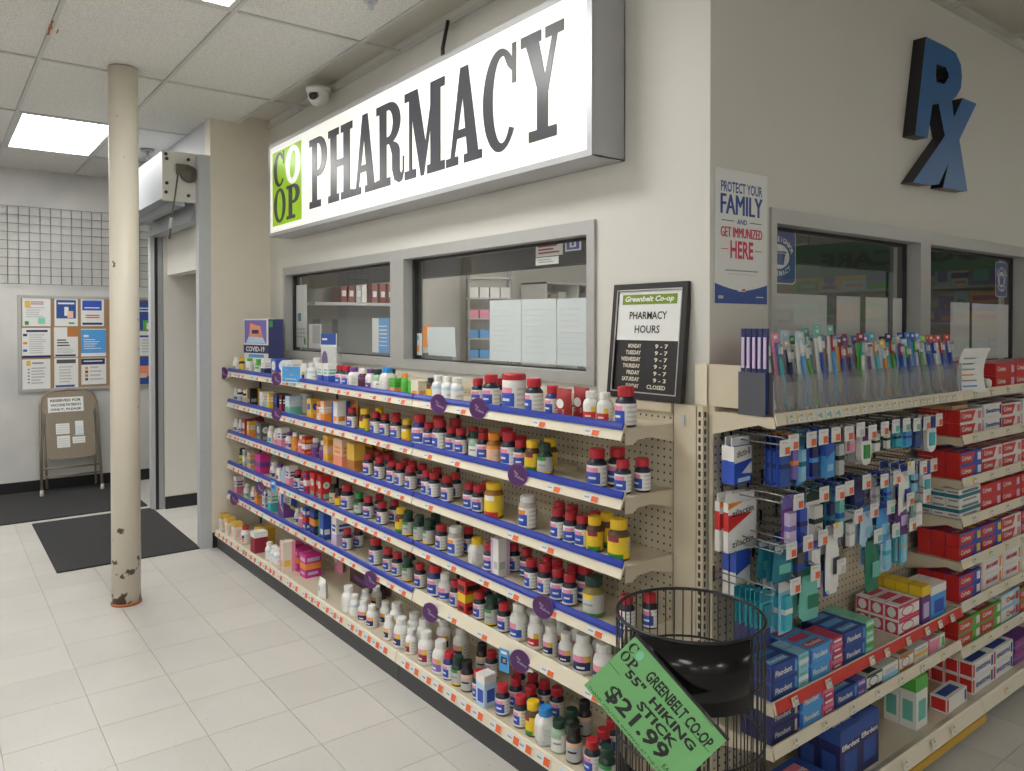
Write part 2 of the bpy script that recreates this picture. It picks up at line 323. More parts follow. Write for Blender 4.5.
# CAR: (w,d,h,base,design,(c1,c2),desc)
CAR={
'c_wn':(.05,.06,.1,'white','low',('navy','palegrey'),'white carton with navy foot'),
'C_bl':(.08,.1,.105,'blue','ovals',('white','orange'),'blue carton with white ovals'),
'C_wh':(.07,.07,.1,'white','low',('paleblue','palegrey'),'white carton'),
'c_wb':(.05,.055,.105,'white','low',('blue','seagreen'),'white carton with blue foot'),
'c_go':(.045,.055,.07,'leafgreen','low',('salmon','green'),'small green and salmon carton'),
'c_gw':(.08,.06,.07,'cream','edge',('leafgreen','orange'),'cream carton with green edge'),
'C_bg':(.075,.07,.105,'dark','edge',('gold','grey'),'black and gold carton'),
'C_wl':(.06,.07,.1,'white','low',('paleblue','lilac'),'white and pale blue carton'),
'c_ye':(.04,.05,.1,'gold','low',('yellow','white'),'yellow carton'),
'C_nv':(.06,.07,.105,'navy','low',('navy','blue'),'navy carton'),
'c_mr':(.035,.06,.105,'darkmaroon','low',('maroon','white'),'narrow maroon carton'),
'C_lw':(.07,.07,.105,'paleblue','low',('seagreen','white'),'pale blue carton'),
'c_yb':(.05,.055,.115,'gold','ovals',('blue','orange'),'yellow carton with blue dot'),
'c_pe':(.042,.06,.115,'peach','low',('orange','white'),'peach carton'),
'C_bo':(.06,.07,.125,'white','edge',('blue','orange'),'white, blue and orange carton'),
'C_mw':(.07,.06,.105,'maroon','ovals',('white','gold'),'maroon carton with white oval'),
'c_yo':(.038,.06,.1,'gold','low',('orange','white'),'amber carton'),
'C_mr':(.06,.06,.11,'maroon','low',('darkmaroon','white'),'plain maroon carton'),
'C_dw':(.1,.06,.11,'darkgrey','ovals',('white','grey'),'dark carton with white disc'),
'c_wp':(.048,.055,.115,'white','low',('pink','purple'),'white and pink carton'),
'c_rw':(.045,.055,.105,'red','band',('white','orange'),'red and white carton'),
'c_ob':(.05,.06,.145,'gold','band',('peach','orange'),'narrow orange-yellow carton'),
'C_ob':(.1,.065,.145,'peach','low',('salmon','orange'),'tall orange carton'),
'C_ob2':(.08,.06,.14,'gold','low',('orangebrown','gold'),'tall amber carton'),
'C_br':(.085,.05,.14,'redbrown','band',('orangebrown','gold'),'red-brown carton'),
'C_gw':(.04,.05,.115,'palegrey','band',('white','grey'),'grey carton'),
'C_be':(.055,.05,.11,'beige','band',('grey','orange'),'beige carton'),
'C_mg':(.1,.06,.12,'magenta','band',('purple','magenta'),'magenta carton'),
'c_rb':(.04,.05,.125,'red','band',('white','blue'),'narrow red and blue carton'),
'c_rc':(.06,.055,.13,'red','ovals',('white','seagreen'),'red carton with white disc'),
'c_tw':(.045,.055,.14,'white','edge',('lilac','palegrey'),'tall slim white carton'),
'c_or':(.048,.055,.105,'orangebrown','low',('orange','gold'),'orange-brown carton'),
'c_li':(.05,.055,.115,'white','band',('lilac','blue'),'lilac and white carton'),
'c_te':(.045,.055,.13,'white','low',('teal','seagreen'),'teal and white carton'),
'C_wpb':(.1,.08,.15,'white','slash',('purple','blue'),'big white, purple and blue carton'),
'c_bl':(.045,.05,.125,'blue','band',('red','white'),'narrow blue carton'),
'C_no':(.07,.06,.14,'navy','band',('orange','blue'),'navy and orange carton'),
'C_bgn':(.065,.06,.14,'blue','edge',('green','white'),'blue and green carton'),
'C_wg':(.055,.1,.15,'white','low',('lilac','blue'),'white carton with grey side'),
'C_rd':(.055,.075,.13,'red','band',('yellow','dark'),'red carton with yellow stripe'),
'C_yw':(.055,.055,.11,'white','top',('gold','peach'),'white carton with yellow top'),
'C_rw':(.07,.08,.125,'maroon','top',('white','maroon'),'maroon carton with white top'),
'C_am':(.085,.1,.12,'amber','low',('amber','gold'),'amber carton'),
'C_pk':(.055,.07,.17,'cream','edge',('pink','gold'),'tall pink and cream carton'),
'C_mg2':(.075,.09,.125,'magenta','band',('orange','lilac'),'magenta protein carton'),
'C_lb':(.05,.055,.115,'paleblue','top',('white','blue'),'pale blue and white carton'),
'C_brn':(.36,.03,.2,'cocoa','band',('cocoa','purple'),'dark brown flat carton'),
}
POU={'P_rd':(.075,.035,.1,'darkred','white','dark red foil pouch'),'P_or':(.11,.05,.13,'orangebrown','gold','orange-brown foil pouch'),
'P_pk':(.09,.04,.14,'pink','white','pink pouch with white disc'),'P_wb':(.075,.04,.095,'white','palegrey','white pouch')}

LEFT={
 1:'N,1,0.045,0.045 wry,1,0.135,0.045 wry,1,0.198,0.045 P_rd,1,0.314,0.032 nb,1,0.387,0.045 N,1,0.486,0.045 T,1,0.600,0.045 N,1,0.741,0.045 n,1,0.826,0.045 w0,1,0.971,0.045 w0,1,1.040,0.045 w0,1,1.113,0.045 ys,1,1.164,0.045 c_gw,1,1.265,0.044 go,1,1.385,0.045 c_go,1,1.448,0.042 SB,1,1.545,0.045 gl,1,1.637,0.045 wp,1,1.712,0.045 kp,1,1.790,0.045 sp,1,1.886,0.045 n,1,1.964,0.045 n,1,2.039,0.045 c_wb,1,2.153,0.042 c_wb,1,2.227,0.042 w0,1,2.401,0.045 wby,1,2.505,0.045 C_bl,1,2.884,0.064 c_wn,1,3.068,0.044 gr,1,3.216,0.045 gt,1,3.381,0.045 yk,1,3.535,0.045 wg,1,3.641,0.045 P_rd,2,0.315,0.112 n,2,0.777,0.112 gl,2,1.630,0.112 W0,2,2.480,0.112 C_wh,2,2.806,0.112',
 2:'n,1,0.057,0.045 N,1,0.171,0.045 g,1,0.427,0.045 y,1,0.495,0.045 n,1,0.562,0.045 N,1,0.627,0.045 o,1,0.722,0.045 n,1,0.790,0.045 gl,1,0.846,0.045 n,1,0.943,0.045 n,1,1.011,0.045 N,1,1.098,0.045 n,1,1.184,0.045 Nb,1,1.260,0.045 ys2,1,1.368,0.045 n,1,1.466,0.045 n,1,1.569,0.045 n,1,1.662,0.045 y,1,1.769,0.045 n,1,1.908,0.045 C_bo,1,2.045,0.049 c_pe,1,2.193,0.044 J_or,1,2.265,0.045 c_yb,1,2.369,0.042 C_lw,1,2.671,0.049 c_mr,1,2.776,0.044 C_nv,1,2.862,0.049 c_ye,1,2.976,0.039 C_wl,1,3.093,0.049 C_bg,1,3.325,0.049 wk,1,3.457,0.045 wk,1,3.563,0.045 ws,1,3.647,0.045 n,2,0.038,0.112 N,2,0.146,0.112 y,2,0.478,0.112 n,2,0.641,0.112 N,2,0.733,0.112 n,2,0.883,0.112 n,2,0.953,0.112 N,2,1.084,0.112 N,2,1.216,0.112 n,2,1.582,0.112 y,2,1.750,0.112 P_or,2,2.031,0.112 J_or,2,2.258,0.112 J_gy,2,2.648,0.123',
 3:'Y2,1,0.074,0.045 y,1,0.181,0.045 n,1,0.237,0.045 n,1,0.294,0.045 n,1,0.359,0.045 cb,1,0.522,0.045 Y,1,0.722,0.045 n,1,0.823,0.045 n,1,0.884,0.045 n,1,1.045,0.045 n,1,1.144,0.045 n,1,1.200,0.045 n,1,1.337,0.045 n,1,1.430,0.045 n,1,1.503,0.045 n,1,1.622,0.045 n,1,1.738,0.045 C_ob2,1,1.865,0.044 C_ob,1,2.010,0.046 c_ob,1,2.157,0.044 pc,1,2.240,0.045 pc,1,2.343,0.045 c_rw,1,2.443,0.042 pw,1,2.528,0.045 ow,1,2.625,0.045 wp,1,2.716,0.045 c_wp,1,2.800,0.042 wpk,1,2.910,0.045 wt,1,3.000,0.045 C_dw,1,3.145,0.044 c_yo,1,3.334,0.044 C_mw,1,3.419,0.044 wb0,1,3.543,0.045 wr0,1,3.644,0.045 y,2,0.193,0.112 n,2,0.249,0.112 n,2,0.360,0.112 n,2,0.427,0.112 n,2,0.863,0.112 n,2,1.084,0.112 n,2,1.224,0.112 n,2,1.348,0.112 n,2,1.435,0.112 n,2,1.499,0.112 n,2,1.660,0.112 n,2,1.760,0.112 C_mr,2,3.421,0.112 C_br,3,1.831,0.183 C_br,3,1.949,0.183',
 4:'n,1,0.040,0.045 G,1,0.185,0.045 n,1,0.299,0.045 n,1,0.359,0.045 n,1,0.427,0.045 n,1,0.500,0.045 c_tw,1,0.679,0.042 n,1,0.748,0.045 wy,1,0.833,0.045 cb,1,0.982,0.045 n,1,1.086,0.045 g,1,1.186,0.045 g,1,1.262,0.045 g,1,1.359,0.045 y,1,1.421,0.045 n,1,1.598,0.045 n,1,1.738,0.045 gg,1,1.835,0.045 N,1,1.964,0.045 ys,1,2.063,0.045 kb,1,2.122,0.045 c_rc,1,2.233,0.042 c_rc,1,2.329,0.042 c_rb,1,2.423,0.039 n,1,2.498,0.045 n,1,2.590,0.045 c_wp,1,2.678,0.042 pb,1,2.784,0.045 wp,1,2.862,0.045 wn,1,2.959,0.045 C_mg,1,3.163,0.044 C_be,1,3.325,0.039 C_gw,1,3.419,0.039 kl,1,3.535,0.045 n,2,0.006,0.112 N,2,0.294,0.112 n,2,0.355,0.112 n,2,0.438,0.112 n,2,0.492,0.112 n,2,0.611,0.112 n,2,0.689,0.112 n,2,0.988,0.112 g,2,1.240,0.112 n,2,1.602,0.112 n,2,1.750,0.112 wn,2,3.161,0.112 c_ye,2,3.266,0.112',
 5:'W,1,0.139,0.045 W,1,0.234,0.045 w,1,0.316,0.045 w,1,0.397,0.045 wr,1,0.475,0.045 Wb,1,0.571,0.045 n,1,0.660,0.045 g,1,0.738,0.045 n,1,0.816,0.045 C_rd,1,0.894,0.051 n,1,0.979,0.045 wb,1,1.060,0.045 Nb,1,1.136,0.045 n,1,1.257,0.045 g,1,1.363,0.045 n,1,1.457,0.045 n,1,1.540,0.045 N,1,1.662,0.045 n,1,1.964,0.045 C_wg,1,2.057,0.064 C_bgn,1,2.214,0.044 C_no,1,2.329,0.044 c_bl,1,2.436,0.039 pw,1,2.519,0.045 ws,1,2.605,0.045 C_wpb,1,2.776,0.054 c_te,1,2.967,0.042 c_li,1,3.064,0.042 c_or,1,3.198,0.042 wb0,1,3.307,0.045 wg,1,3.438,0.045 c_wp,1,3.595,0.042 W,2,0.219,0.114 W,2,0.325,0.112 w,2,0.417,0.112 W0,2,0.481,0.112 W0,2,0.571,0.113 n,2,0.659,0.112 g,2,0.765,0.112 n,2,0.870,0.116 n,2,1.453,0.112 n,2,1.974,0.112 w,3,0.425,0.172 w,3,0.479,0.172',
 6:'g,1,0.037,-0.040 n,1,0.101,-0.040 k,1,0.184,-0.040 gl,1,0.257,-0.040 SB,1,0.323,-0.040 y,1,0.386,-0.040 n,1,0.453,-0.040 n,1,0.557,-0.040 C_lb,1,0.645,-0.048 n,1,0.698,-0.040 k,1,0.777,-0.040 g,1,0.838,-0.040 nb,1,0.899,-0.040 Wp,1,0.961,-0.040 Wm,1,1.069,-0.040 wm,1,1.188,-0.040 W,1,1.271,-0.040 w,1,1.376,-0.040 w,1,1.538,-0.040 w,1,1.622,-0.040 w0,1,1.714,-0.040 W0,1,1.777,-0.040 P_wb,1,2.038,-0.055 C_pk,1,2.538,-0.040 w0,1,2.680,-0.040 w0,1,2.734,-0.040 w0,1,2.813,-0.040 C_rw,1,3.001,-0.035 wro,1,3.226,-0.040 C_yw,1,3.358,-0.048 C_yw,1,3.495,-0.048 C_yw,1,3.629,-0.048 n,2,0.124,0.030 g,2,0.272,0.030 n,2,0.485,0.030 n,2,0.570,0.030 W0,2,1.200,0.030 W,2,1.282,0.030 W,2,1.435,0.030 w,2,1.541,0.030 w,2,1.739,0.030 C_mg2,2,2.388,0.030 C_mg2,2,2.525,0.041 C_mg2,2,2.626,0.032 C_am,2,3.080,0.030 n,3,0.149,0.095 k,3,0.280,0.095 n,3,0.421,0.095 n,3,0.488,0.095 n,3,0.553,0.095 n,3,0.634,0.095 n,3,0.806,0.095 k,3,0.869,0.095 W,3,1.017,0.095 W,3,1.145,0.095 w,3,1.751,0.095 P_pk,3,2.364,0.188 C_brn,4,1.994,0.170',
}

DISCS=[(3.662, 1.174, 'round purple shelf tag at the far left tip of the top shelf'), (2.715, 1.187, 'round purple shelf tag at the left third of the top shelf'), (2.717, 0.985, 'round purple shelf tag at the left third of the second shelf'), (2.99, 0.51, 'round purple shelf tag at the left part of the fourth shelf'), (3.469, 0.356, 'round purple shelf tag at the far left tip of the fifth shelf'), (0.988, 1.186, 'round purple shelf tag at the middle of the top shelf, left of a pair'), (0.717, 1.192, 'round purple shelf tag at the middle of the top shelf, right of a pair'), (0.482, 0.981, 'round purple shelf tag at the right half of the second shelf'), (1.563, 0.33, 'round purple shelf tag at the fifth shelf above the dark brown carton'), (1.05, 0.332, 'round purple shelf tag at the fifth shelf just right of its blue strip end'), (0.346, 0.561, 'round purple shelf tag at the right half of the fourth shelf'), (0.468, 0.337, 'round purple shelf tag at the right half of the fifth shelf beside the blue card')]
SIGNPOS=Vector((-1.1148,1.2385,0.6652))
# ================================================================ SETTING
CH=2.87
# floor: slab plus one object per vinyl tile where the camera can see it
fl=struct(MB().box(-8.2,5.2,-6.2,10.2,-.12,-.0035,'joint').obj('floor'))
x00,y00=-2.871-.3048*17,.494-.3048*2
tm=MB(); g=.0007
def tilebox(mb,x0,x1,y0,y1):
    c=.0006
    mb.add([(x0,y0,-.0035),(x1,y0,-.0035),(x1,y1,-.0035),(x0,y1,-.0035),(x0+c,y0+c,0),(x1-c,y0+c,0),(x1-c,y1-c,0),(x0+c,y1-c,0)],[(4,5,6,7),(0,1,5,4),(1,2,6,5),(2,3,7,6),(3,0,4,7)],'vinyltile')
tilebox(tm,g,.3048-g,g,.3048-g); tme=tm.mesh('tile')
rest=MB()
vis=set()
for i in range(-1,44):
    for j in range(-20,32):
        x,y=x00+.3048*i,y00+.3048*j
        if (x<-.9 and -.15<y+.15 and y<1.75) or (-1.35<x<-.6 and 1.7<y<3.7):
            if not(x<-5.6 and y>1.2 and x>-6.2 and False): O('tile',tme,fl,(x,y,0)); continue
        if x<5: tilebox(rest,x+g,x+.3048-g,y+g,y+.3048-g)
tag(rest.obj('tile_field',fl),kind='stuff')
# ceiling: slab, lay-in tiles and T-bars, troffers in the grid
ce=struct(MB().box(-8.2,5.2,-6.2,10.2,CH+.06,CH+.1,'wallinner').obj('ceiling'))
GX0,GY0=-4.62-1.22*3,.46-.61*11
LIT={(-7.06,.46),(-3.40,.46),(.26,.46),(3.92-1.22,.46)}
troffers=[]
cm=MB(); e=.011
cm.add([(e,e,.008),(1.22-e,e,.008),(1.22-e,.61-e,.008),(e,.61-e,.008),(e,e,.03),(1.22-e,e,.03),(1.22-e,.61-e,.03),(e,.61-e,.03)],[(3,2,1,0),(0,1,5,4),(1,2,6,5),(2,3,7,6),(3,0,4,7)],'ceiltile')
cme=cm.mesh('ceiling_tile')
cfield=MB()
def lit(i,j):
    # lamp rows every 2.44 m, every third bay
    return (i%3==1 and (j-11)%4==0 and GX0+1.22*i>-7.5) and not (i==7 and j in (11,19))
for i in range(0,11):
    for j in range(0,27):
        x,y=GX0+1.22*i,GY0+.61*j
        inside=(y+.3>1.9 and x+.6<-1.55)
        if inside: continue
        if lit(i,j) and not(x>-1.5 and 2.5<y<5): troffers.append((x,y)); continue
        if x<1.3 and -1.3<y<5.5: O('ceiling_tile',cme,ce,(x,y,CH))
        else: cfield.add([(x+e,y+e,CH+.008),(x+1.22-e,y+e,CH+.008),(x+1.22-e,y+.61-e,CH+.008),(x+e,y+.61-e,CH+.008)],[(3,2,1,0)],'ceiltile')
tag(cfield.obj('tile_field',ce),kind='stuff')
for i in range(0,12):
    x=GX0+1.22*i
    MB().box(x-.009,x+.009,-6.1,1.9 if x<-1.5 else 10,CH,CH+.012,'ceilgrid').obj('grid_bar',ce)
for j in range(0,28):
    y=GY0+.61*j
    MB().box(-8 if y<1.9 else -1.48,5,y-.009,y+.009,CH-.001,CH+.012,'ceilgrid').obj('grid_bar',ce)
for n,(x,y) in enumerate(troffers):
    lab={0:'x'}
    t=thing('ceiling_light','x','light',(x,y,CH))
    fr=MB()
    for a in ((.01,1.21,.01,.035),(.01,1.21,.575,.6),(.01,.04,.035,.575),(1.18,1.21,.035,.575)): fr.box(a[0],a[1],a[2],a[3],.001,.05,'ceilgrid')
    fr.obj('frame',t); MB().box(.04,1.18,.035,.575,.006,.012,'lampface').obj('diffuser',t)
    if abs(x+7.06)<.8 and abs(y-.46)<.1: t['label']='recessed fluorescent ceiling light near the far wall, left of the cream pole'
    elif abs(x+3.4)<.1 and abs(y-.46)<.1: t['label']='recessed fluorescent ceiling light cut by the top edge of the photo'
    else: t['label']='recessed fluorescent ceiling light behind or beside the camera'; t['group']='ceiling lights out of view'
# rust mark on the T-bar
for rp_ in ([(-3.982,.446),(-3.985,.458),(-4.04,.455),(-4.088,.463),(-4.12,.457),(-4.195,.461),(-4.202,.45),(-4.15,.452),(-4.099,.445),(-4.03,.449)],[(-4.086,.482),(-4.096,.489),(-4.149,.489),(-4.146,.482)]):
    r=MB(); r.add([(x,y,CH-.0022) for x,y in rp_],[tuple(range(len(rp_)))],'rust'); r.obj('rust_patch',ce)
# water-stained edge trim where ceiling meets the walls
tr=struct(MB().box(-5.28,-1.49,1.888,1.904,CH-.004,CH+.02,'ceilgrid').obj('trim_1'))
struct(MB().box(-1.49,-1.47,1.9,9.9,CH-.004,CH+.02,'ceilgrid').obj('trim_2'))
# walls
w=MB(); YA,YB=1.904,2.024
w.box(-5.3,-1.49,YA,YB,0,1.283,'wall'); w.box(-5.3,-1.49,YA,YB,1.88,CH+.06,'wall'); w.box(-5.3,-5.01,YA,YB,1.283,1.88,'wall'); w.box(-1.99,-1.49,YA,YB,1.283,1.88,'wall')
struct(w.obj('wall_left'))
w=MB(); XA,XB=-1.49,-1.61
w.box(XB,XA,YB,9.9,0,1.27,'wall'); w.box(XB,XA,YB,9.9,1.89,CH+.06,'wall'); w.box(XB,XA,YB,2.211,1.27,1.89,'wall'); w.box(XB,XA,4.42,9.9,1.27,1.89,'wall')
struct(w.obj('wall_right'))
w=MB(); w.box(-5.40,-5.28,1.50,YB,0,CH+.06,'columnpaint'); struct(w.obj('wall_return'))
w=MB(); w.box(-6.78,-5.40,1.54,1.64,1.9,CH+.06,'wall'); w.box(-6.78,-5.40,1.5,1.54,2.3,CH+.06,'wallgrey'); struct(w.obj('wall_header'))
struct(MB().box(-6.78,-6.62,1.51,9.9,0,CH+.06,'wall').obj('wall_partition'))
struct(MB().box(-8.12,-8,-6.1,9.9,0,CH+.06,'scuffwall').obj('wall_back'))
struct(MB().box(-8,5,-6.12,-6,0,CH+.06,'wall').obj('wall_front'))
struct(MB().box(5,5.12,-6.1,9.9,0,CH+.06,'wall').obj('wall_east'))
struct(MB().box(-8,5,9.9,10.02,0,CH+.06,'wall').obj('wall_north'))
struct(MB().box(-6.62,-1.61,6.6,6.7,0,CH+.06,'wallinner').obj('wall_inner'))
struct(MB().box(-8,-7.988,-6,9.9,0,.105,'baseboard').obj('baseboard_back'))
struct(MB().box(-6.62,-6.608,1.512,6.6,0,.1,'baseboard').obj('baseboard_partition'))
struct(MB().box(-5.28,-5.268,1.502,1.57,0,.1,'baseboard').obj('baseboard_return'))
# ---- roller shutter over the passage
sh=thing('roller_shutter','grey rolled-up counter shutter with crank box above the passage','shutter',(-5.35,1.50,0))
b=MB(); b.box(-1.42,-.012,-.28,-.002,2.33,2.64,'hoodsteel'); b.obj('hood',sh)
b=MB(); b.box(-.012,-.006,-.282,-.045,2.315,2.645,'wall'); b.obj('end_plate',sh)
for dy,dz in ((-.255,2.59),(-.255,2.43),(-.26,2.37),(-.26,2.62),(-.12,2.6),(-.12,2.36)):
    MB().lathe([(.011,0),(.011,.006),(0,.008)],'dark',10).obj('bolt',sh,(-.006,dy,dz),(0,PI/2,0))
b=MB(); b.lathe([(.055,0),(.055,.03),(.045,.04),(.02,.042),(.018,.055),(0,.056)],'gearmetal',20); mo=b.obj('gear_housing',sh,(-.006,-.12,2.5),(0,PI/2,0))
b=MB(); b.box(-.006,.03,-.2,-.12,2.495,2.56,'gearmetal'); b.obj('gear_arm',sh)
b=MB(); b.tube([(.02,-.19,2.5),(.03,-.215,2.33),(.03,-.235,2.2)],.006,'gearmetal'); b.tube([(.03,-.235,2.2),(.03,-.245,2.13)],.012,'palegrey'); b.tube([(.03,-.24,2.14),(.03,-.25,2.06)],.008,'gearmetal'); b.obj('crank_rod',sh)
b=MB(); b.box(-1.27,-.02,-.2,-.14,2.29,2.34,'steelgrey'); b.box(-1.27,-.02,-.08,-.02,2.24,2.33,'steelgrey'); b.box(-1.27,-.02,-.1,-.01,2.2,2.24,'steelgrey'); b.obj('bottom_bar',sh)
def rail(x0,x1,nm,parent):
    b=MB(); b.box(x0,x1,-.075,-.07,0,2.63,'steel'); b.box(x0,x0+.006,-.07,-.001,0,2.63,'steel'); b.box(x1-.006,x1,-.07,-.001,0,2.63,'steel'); b.box(x0+.01,x1-.01,-.06,-.002,0,2.63,'steelgrey'); return b.obj(nm,parent)
rail(-.004,.068,'guide_rail',sh); 
b=MB(); b.box(-1.36,-1.28,-.085,-.055,0,2.3,'steel'); b.box(-1.355,-1.285,-.05,-.03,0,2.3,'dark'); b.box(-1.35,-1.275,-.03,.005,0,2.3,'steelgrey'); b.obj('guide_rail',sh)
tag(MB().box(-.2,.2,-.12,.12,0,.03,'tan').obj('counter_ledge',None,(-5.62,1.74,.9)),'small wooden ledge just inside the passage behind the shutter rail','ledge')
# ---- pole
po=thing('support_pole','chipped cream round pole from floor to ceiling','pole',(-4.52,.835,0))
MB().lathe([(.072,0),(.072,CH)],'polepaint',32).obj('shaft',po); MB().lathe([(.076,0),(.076,.012),(.072,.014)],'rust',32).obj('base_rim',po)
# ---- mats
b=MB(); b.box(-.7,.7,-.415,.415,.0,.009,'matfibre'); 
tag(b.obj('floor_mat',None,(-6.0,1.015,0.0005)),'black rectangular mat on the tiles beside the cream pole','mat')
tag(MB().box(-.59,.59,-2.2,.95,0,.009,'matfibre').obj('floor_mat',None,(-7.4,.47,.0005)),'long black runner mat along the far wall under the folding chair','mat')
# ---- windows
def window(name,L,H,loc,rz,mull,fw=.05,jw=.04):
    """frame in local x (0..L), z (0..H), front -y; mull = list of (x0,x1)"""
    r=struct(thing(name,None,None,loc,rz)) ; del_keys=[k for k in ('label','category') if k in r]
    f=MB(); d0,d1=-.012,.1
    f.box(0,L,d0,d1,H-fw,H,'alum'); f.box(0,L,d0,d1,0,.045,'alum'); f.box(0,jw,d0,d1,.045,H-fw,'alum'); f.box(L-jw,L,d0,d1,.045,H-fw,'alum')
    f.obj('window_frame',r)
    xs=[jw]
    for a,bb in mull:
        MB().box(a,bb,d0,d1,.045,H-fw,'alum').obj('mullion',r); xs+=[a,bb]
    xs.append(L-jw)
    for k in range(0,len(xs),2):
        a,bb=xs[k],xs[k+1]
        MB().add([(a,.052,.045),(bb,.052,.045),(bb,.052,H-fw),(a,.052,H-fw)],[(0,1,2,3)],'glass').obj('pane',r)
        q=MB(); 
        for bx in ((a,a+.022,.04,.08,.045,H-fw),(bb-.01,bb,.045,.08,.045,H-fw),(a+.022,bb-.01,.045,.08,H-fw-.012,H-fw),(a+.022,bb-.01,.045,.08,.045,.05)): q.box(*bx,'gasket')
        q.obj('gasket',r)
    return r
window('window_1',3.02,.597,(-5.01,1.904,1.283),0,[(1.5,1.64)])
window('window_2',2.209,.62,(-1.49,2.211,1.27),PI/2,[(1.05,1.14)],.05,.03)
# ---- inside the pharmacy
ins=thing('ceiling_light','long lit ceiling fixture inside the pharmacy room','light',(-4.2,3.4,CH)); MB().box(-1.2,1.2,-.3,.3,-.0,.03,'innerlamp').obj('diffuser',ins)
ins2=thing('ceiling_light','second lit ceiling fixture deep inside the pharmacy room','light',(-3.2,5.2,CH)); MB().box(-1.2,1.2,-.3,.3,-.0,.03,'innerlamp').obj('diffuser',ins2)
struct(MB().box(-6.62,-1.61,2.6,2.66,1.808,CH+.06,'innerdark').obj('trim_3'))
struct(MB().box(-2.3,-2.24,2.66,6.6,1.82,CH+.06,'innerdark').obj('trim_4'))
cb=thing('wall_cabinet','dark grey cabinet with open binder shelf seen through the left pane','cabinet',(-6.45,2.25,0))
b=MB(); b.box(0,.2,0,1.25,0,CH,'innergrey'); b.obj('body',cb)
b=MB(); b.box(.2,.42,.3,1.25,1.665,1.69,'palegrey'); b.obj('shelf',cb)
bd=[(.56,'redbrown'),(.63,'redbrown'),(.70,'palegrey'),(.745,'white'),(.85,'redbrown'),(.93,'redbrown'),(1.01,'redbrown'),(1.09,'white'),(1.16,'white')]
for i,(y,c) in enumerate(bd):
    q=MB(); q.box(-.1,.1,-.026,.026,0,.17,c); q.box(.1,.101,-.018,.018,.05,.1,'paper')
    tag(q.obj('binder',None,(-6.13,2.25+y,1.691)),f"{'red-brown' if c=='redbrown' else 'pale'} binder on the cabinet shelf, {ORD[i+1]} from its left end",'binder',"binders on the cabinet shelf")
md=thing('medicine_shelving','tall steel shelving with blue bins seen through the large pane','shelving',(-6.2,4.45,0),PI/3)
for k in range(9):
    z=.35+.2*k; MB().box(-.22,.22,-.15,.15,z,z+.015,'palegrey').obj('shelf',md)
for sx in (-.22,.2):
    for sy in (-.15,.13): MB().box(sx,sx+.02,sy,sy+.02,0,2.2,'grey').obj('upright',md)
bins=MB().box(-.046,.046,-.1,.1,0,.085,'sky').mesh('bin'); bins2=MB().box(-.046,.046,-.1,.1,0,.08,'pink').mesh('bin'); bins3=MB().box(-.046,.046,-.1,.1,0,.1,'white').mesh('bin')
n=0
for k,me in ((5,bins),(4,bins),(6,bins2),(7,bins3),(3,bins)):
    for i in range(4):
        x=-.158+.105*i; c,s=math.cos(PI/3),math.sin(PI/3)
        col={id(bins):'blue',id(bins2):'pink',id(bins3):'white'}[id(me)]
        tag(O('storage_bin',me,None,(-6.2+c*x,4.45+s*x,.3665+.2*k),(0,0,PI/3)),f"{col} plastic bin on the steel shelving, level {['','one','two','three','four','five','six','seven','eight'][k]}, {ORD[i+1]} from left",'bin','bins on the steel shelving')
ct=thing('counter_unit','grey pharmacy counter behind the large pane','counter',(-6.3,3.72,0)); MB().box(-.3,.25,-.2,.2,0,1.24,'innergrey').obj('body',ct); MB().box(-.31,.28,-.21,.21,1.24,1.28,'palegrey').obj('worktop',ct)
q=MB(); q.add([(-.16,-.1,0),(.16,-.1,0),(.2,.1,0),(-.2,.1,0),(-.13,-.08,.12),(.1,-.08,.17),(.14,.08,.3),(-.1,.08,.22)],[(3,2,1,0),(4,5,6,7),(0,1,5,4),(1,2,6,5),(2,3,7,6),(3,0,4,7)],'orange'); q.obj('tmp')
o=bpy.data.objects['tmp']; o.name='orange_bag'; o.location=(-6.2,3.66,1.281); o.rotation_euler=(0,0,1.2); o.scale=(.8,.8,.75); tag(o,'orange bag slumped on the counter behind the large pane','bag')
sc=thing('shelf_case','white open bookcase behind the taped sheets','bookcase',(-6.35,5.85,0),PI/2)
b=MB(); b.box(-.7,.7,.2,.22,0,1.95,'white'); b.obj('back_panel',sc)
for x in (-.7,-.25,.22,.68): MB().box(x,x+.025,-.2,.2,0,1.95,'white').obj('side_panel',sc)
for z in (.05,.5,.95,1.4,1.68,1.93): MB().box(-.7,.7,-.2,.2,z,z+.02,'white').obj('shelf',sc)
for i,(x,c,h) in enumerate([(-.7,'tan',.12),(-.55,'white',.15),(-.15,'tan',.1),(.1,'palegrey',.16),(.5,'tan',.13),(.7,'white',.1)]):
    tag(MB().box(-.055,.055,-.14,.14,0,h,c).obj('storage_box',None,(-6.35,5.85+x*.75,1.701),(0,0,PI/2)),f"{'brown' if c=='tan' else 'pale'} box on the white bookcase, {ORD[i+1]} from left",'box','boxes on the bookcase')
dk=thing('backdrop_cabinet','added dark cabinet backdrop deep behind the toothbrush window, making its reflection stand out','cabinet',(-3.3,5.0,0))  # added dark backing: darkens the view through the glass so reflections dominate
for i in range(4):
    d_=MB().box(-1.68+.84*i,-.86+.84*i,-.02,0,.05,2.4,'innerdark').obj('cabinet_door',dk); MB().box(-.95+.84*i,-.93+.84*i,-.04,-.02,1.0,1.2,'steel').obj('handle',d_)
MB().box(-1.7,1.68,0,.5,0,2.5,'innerdark').obj('body',dk)
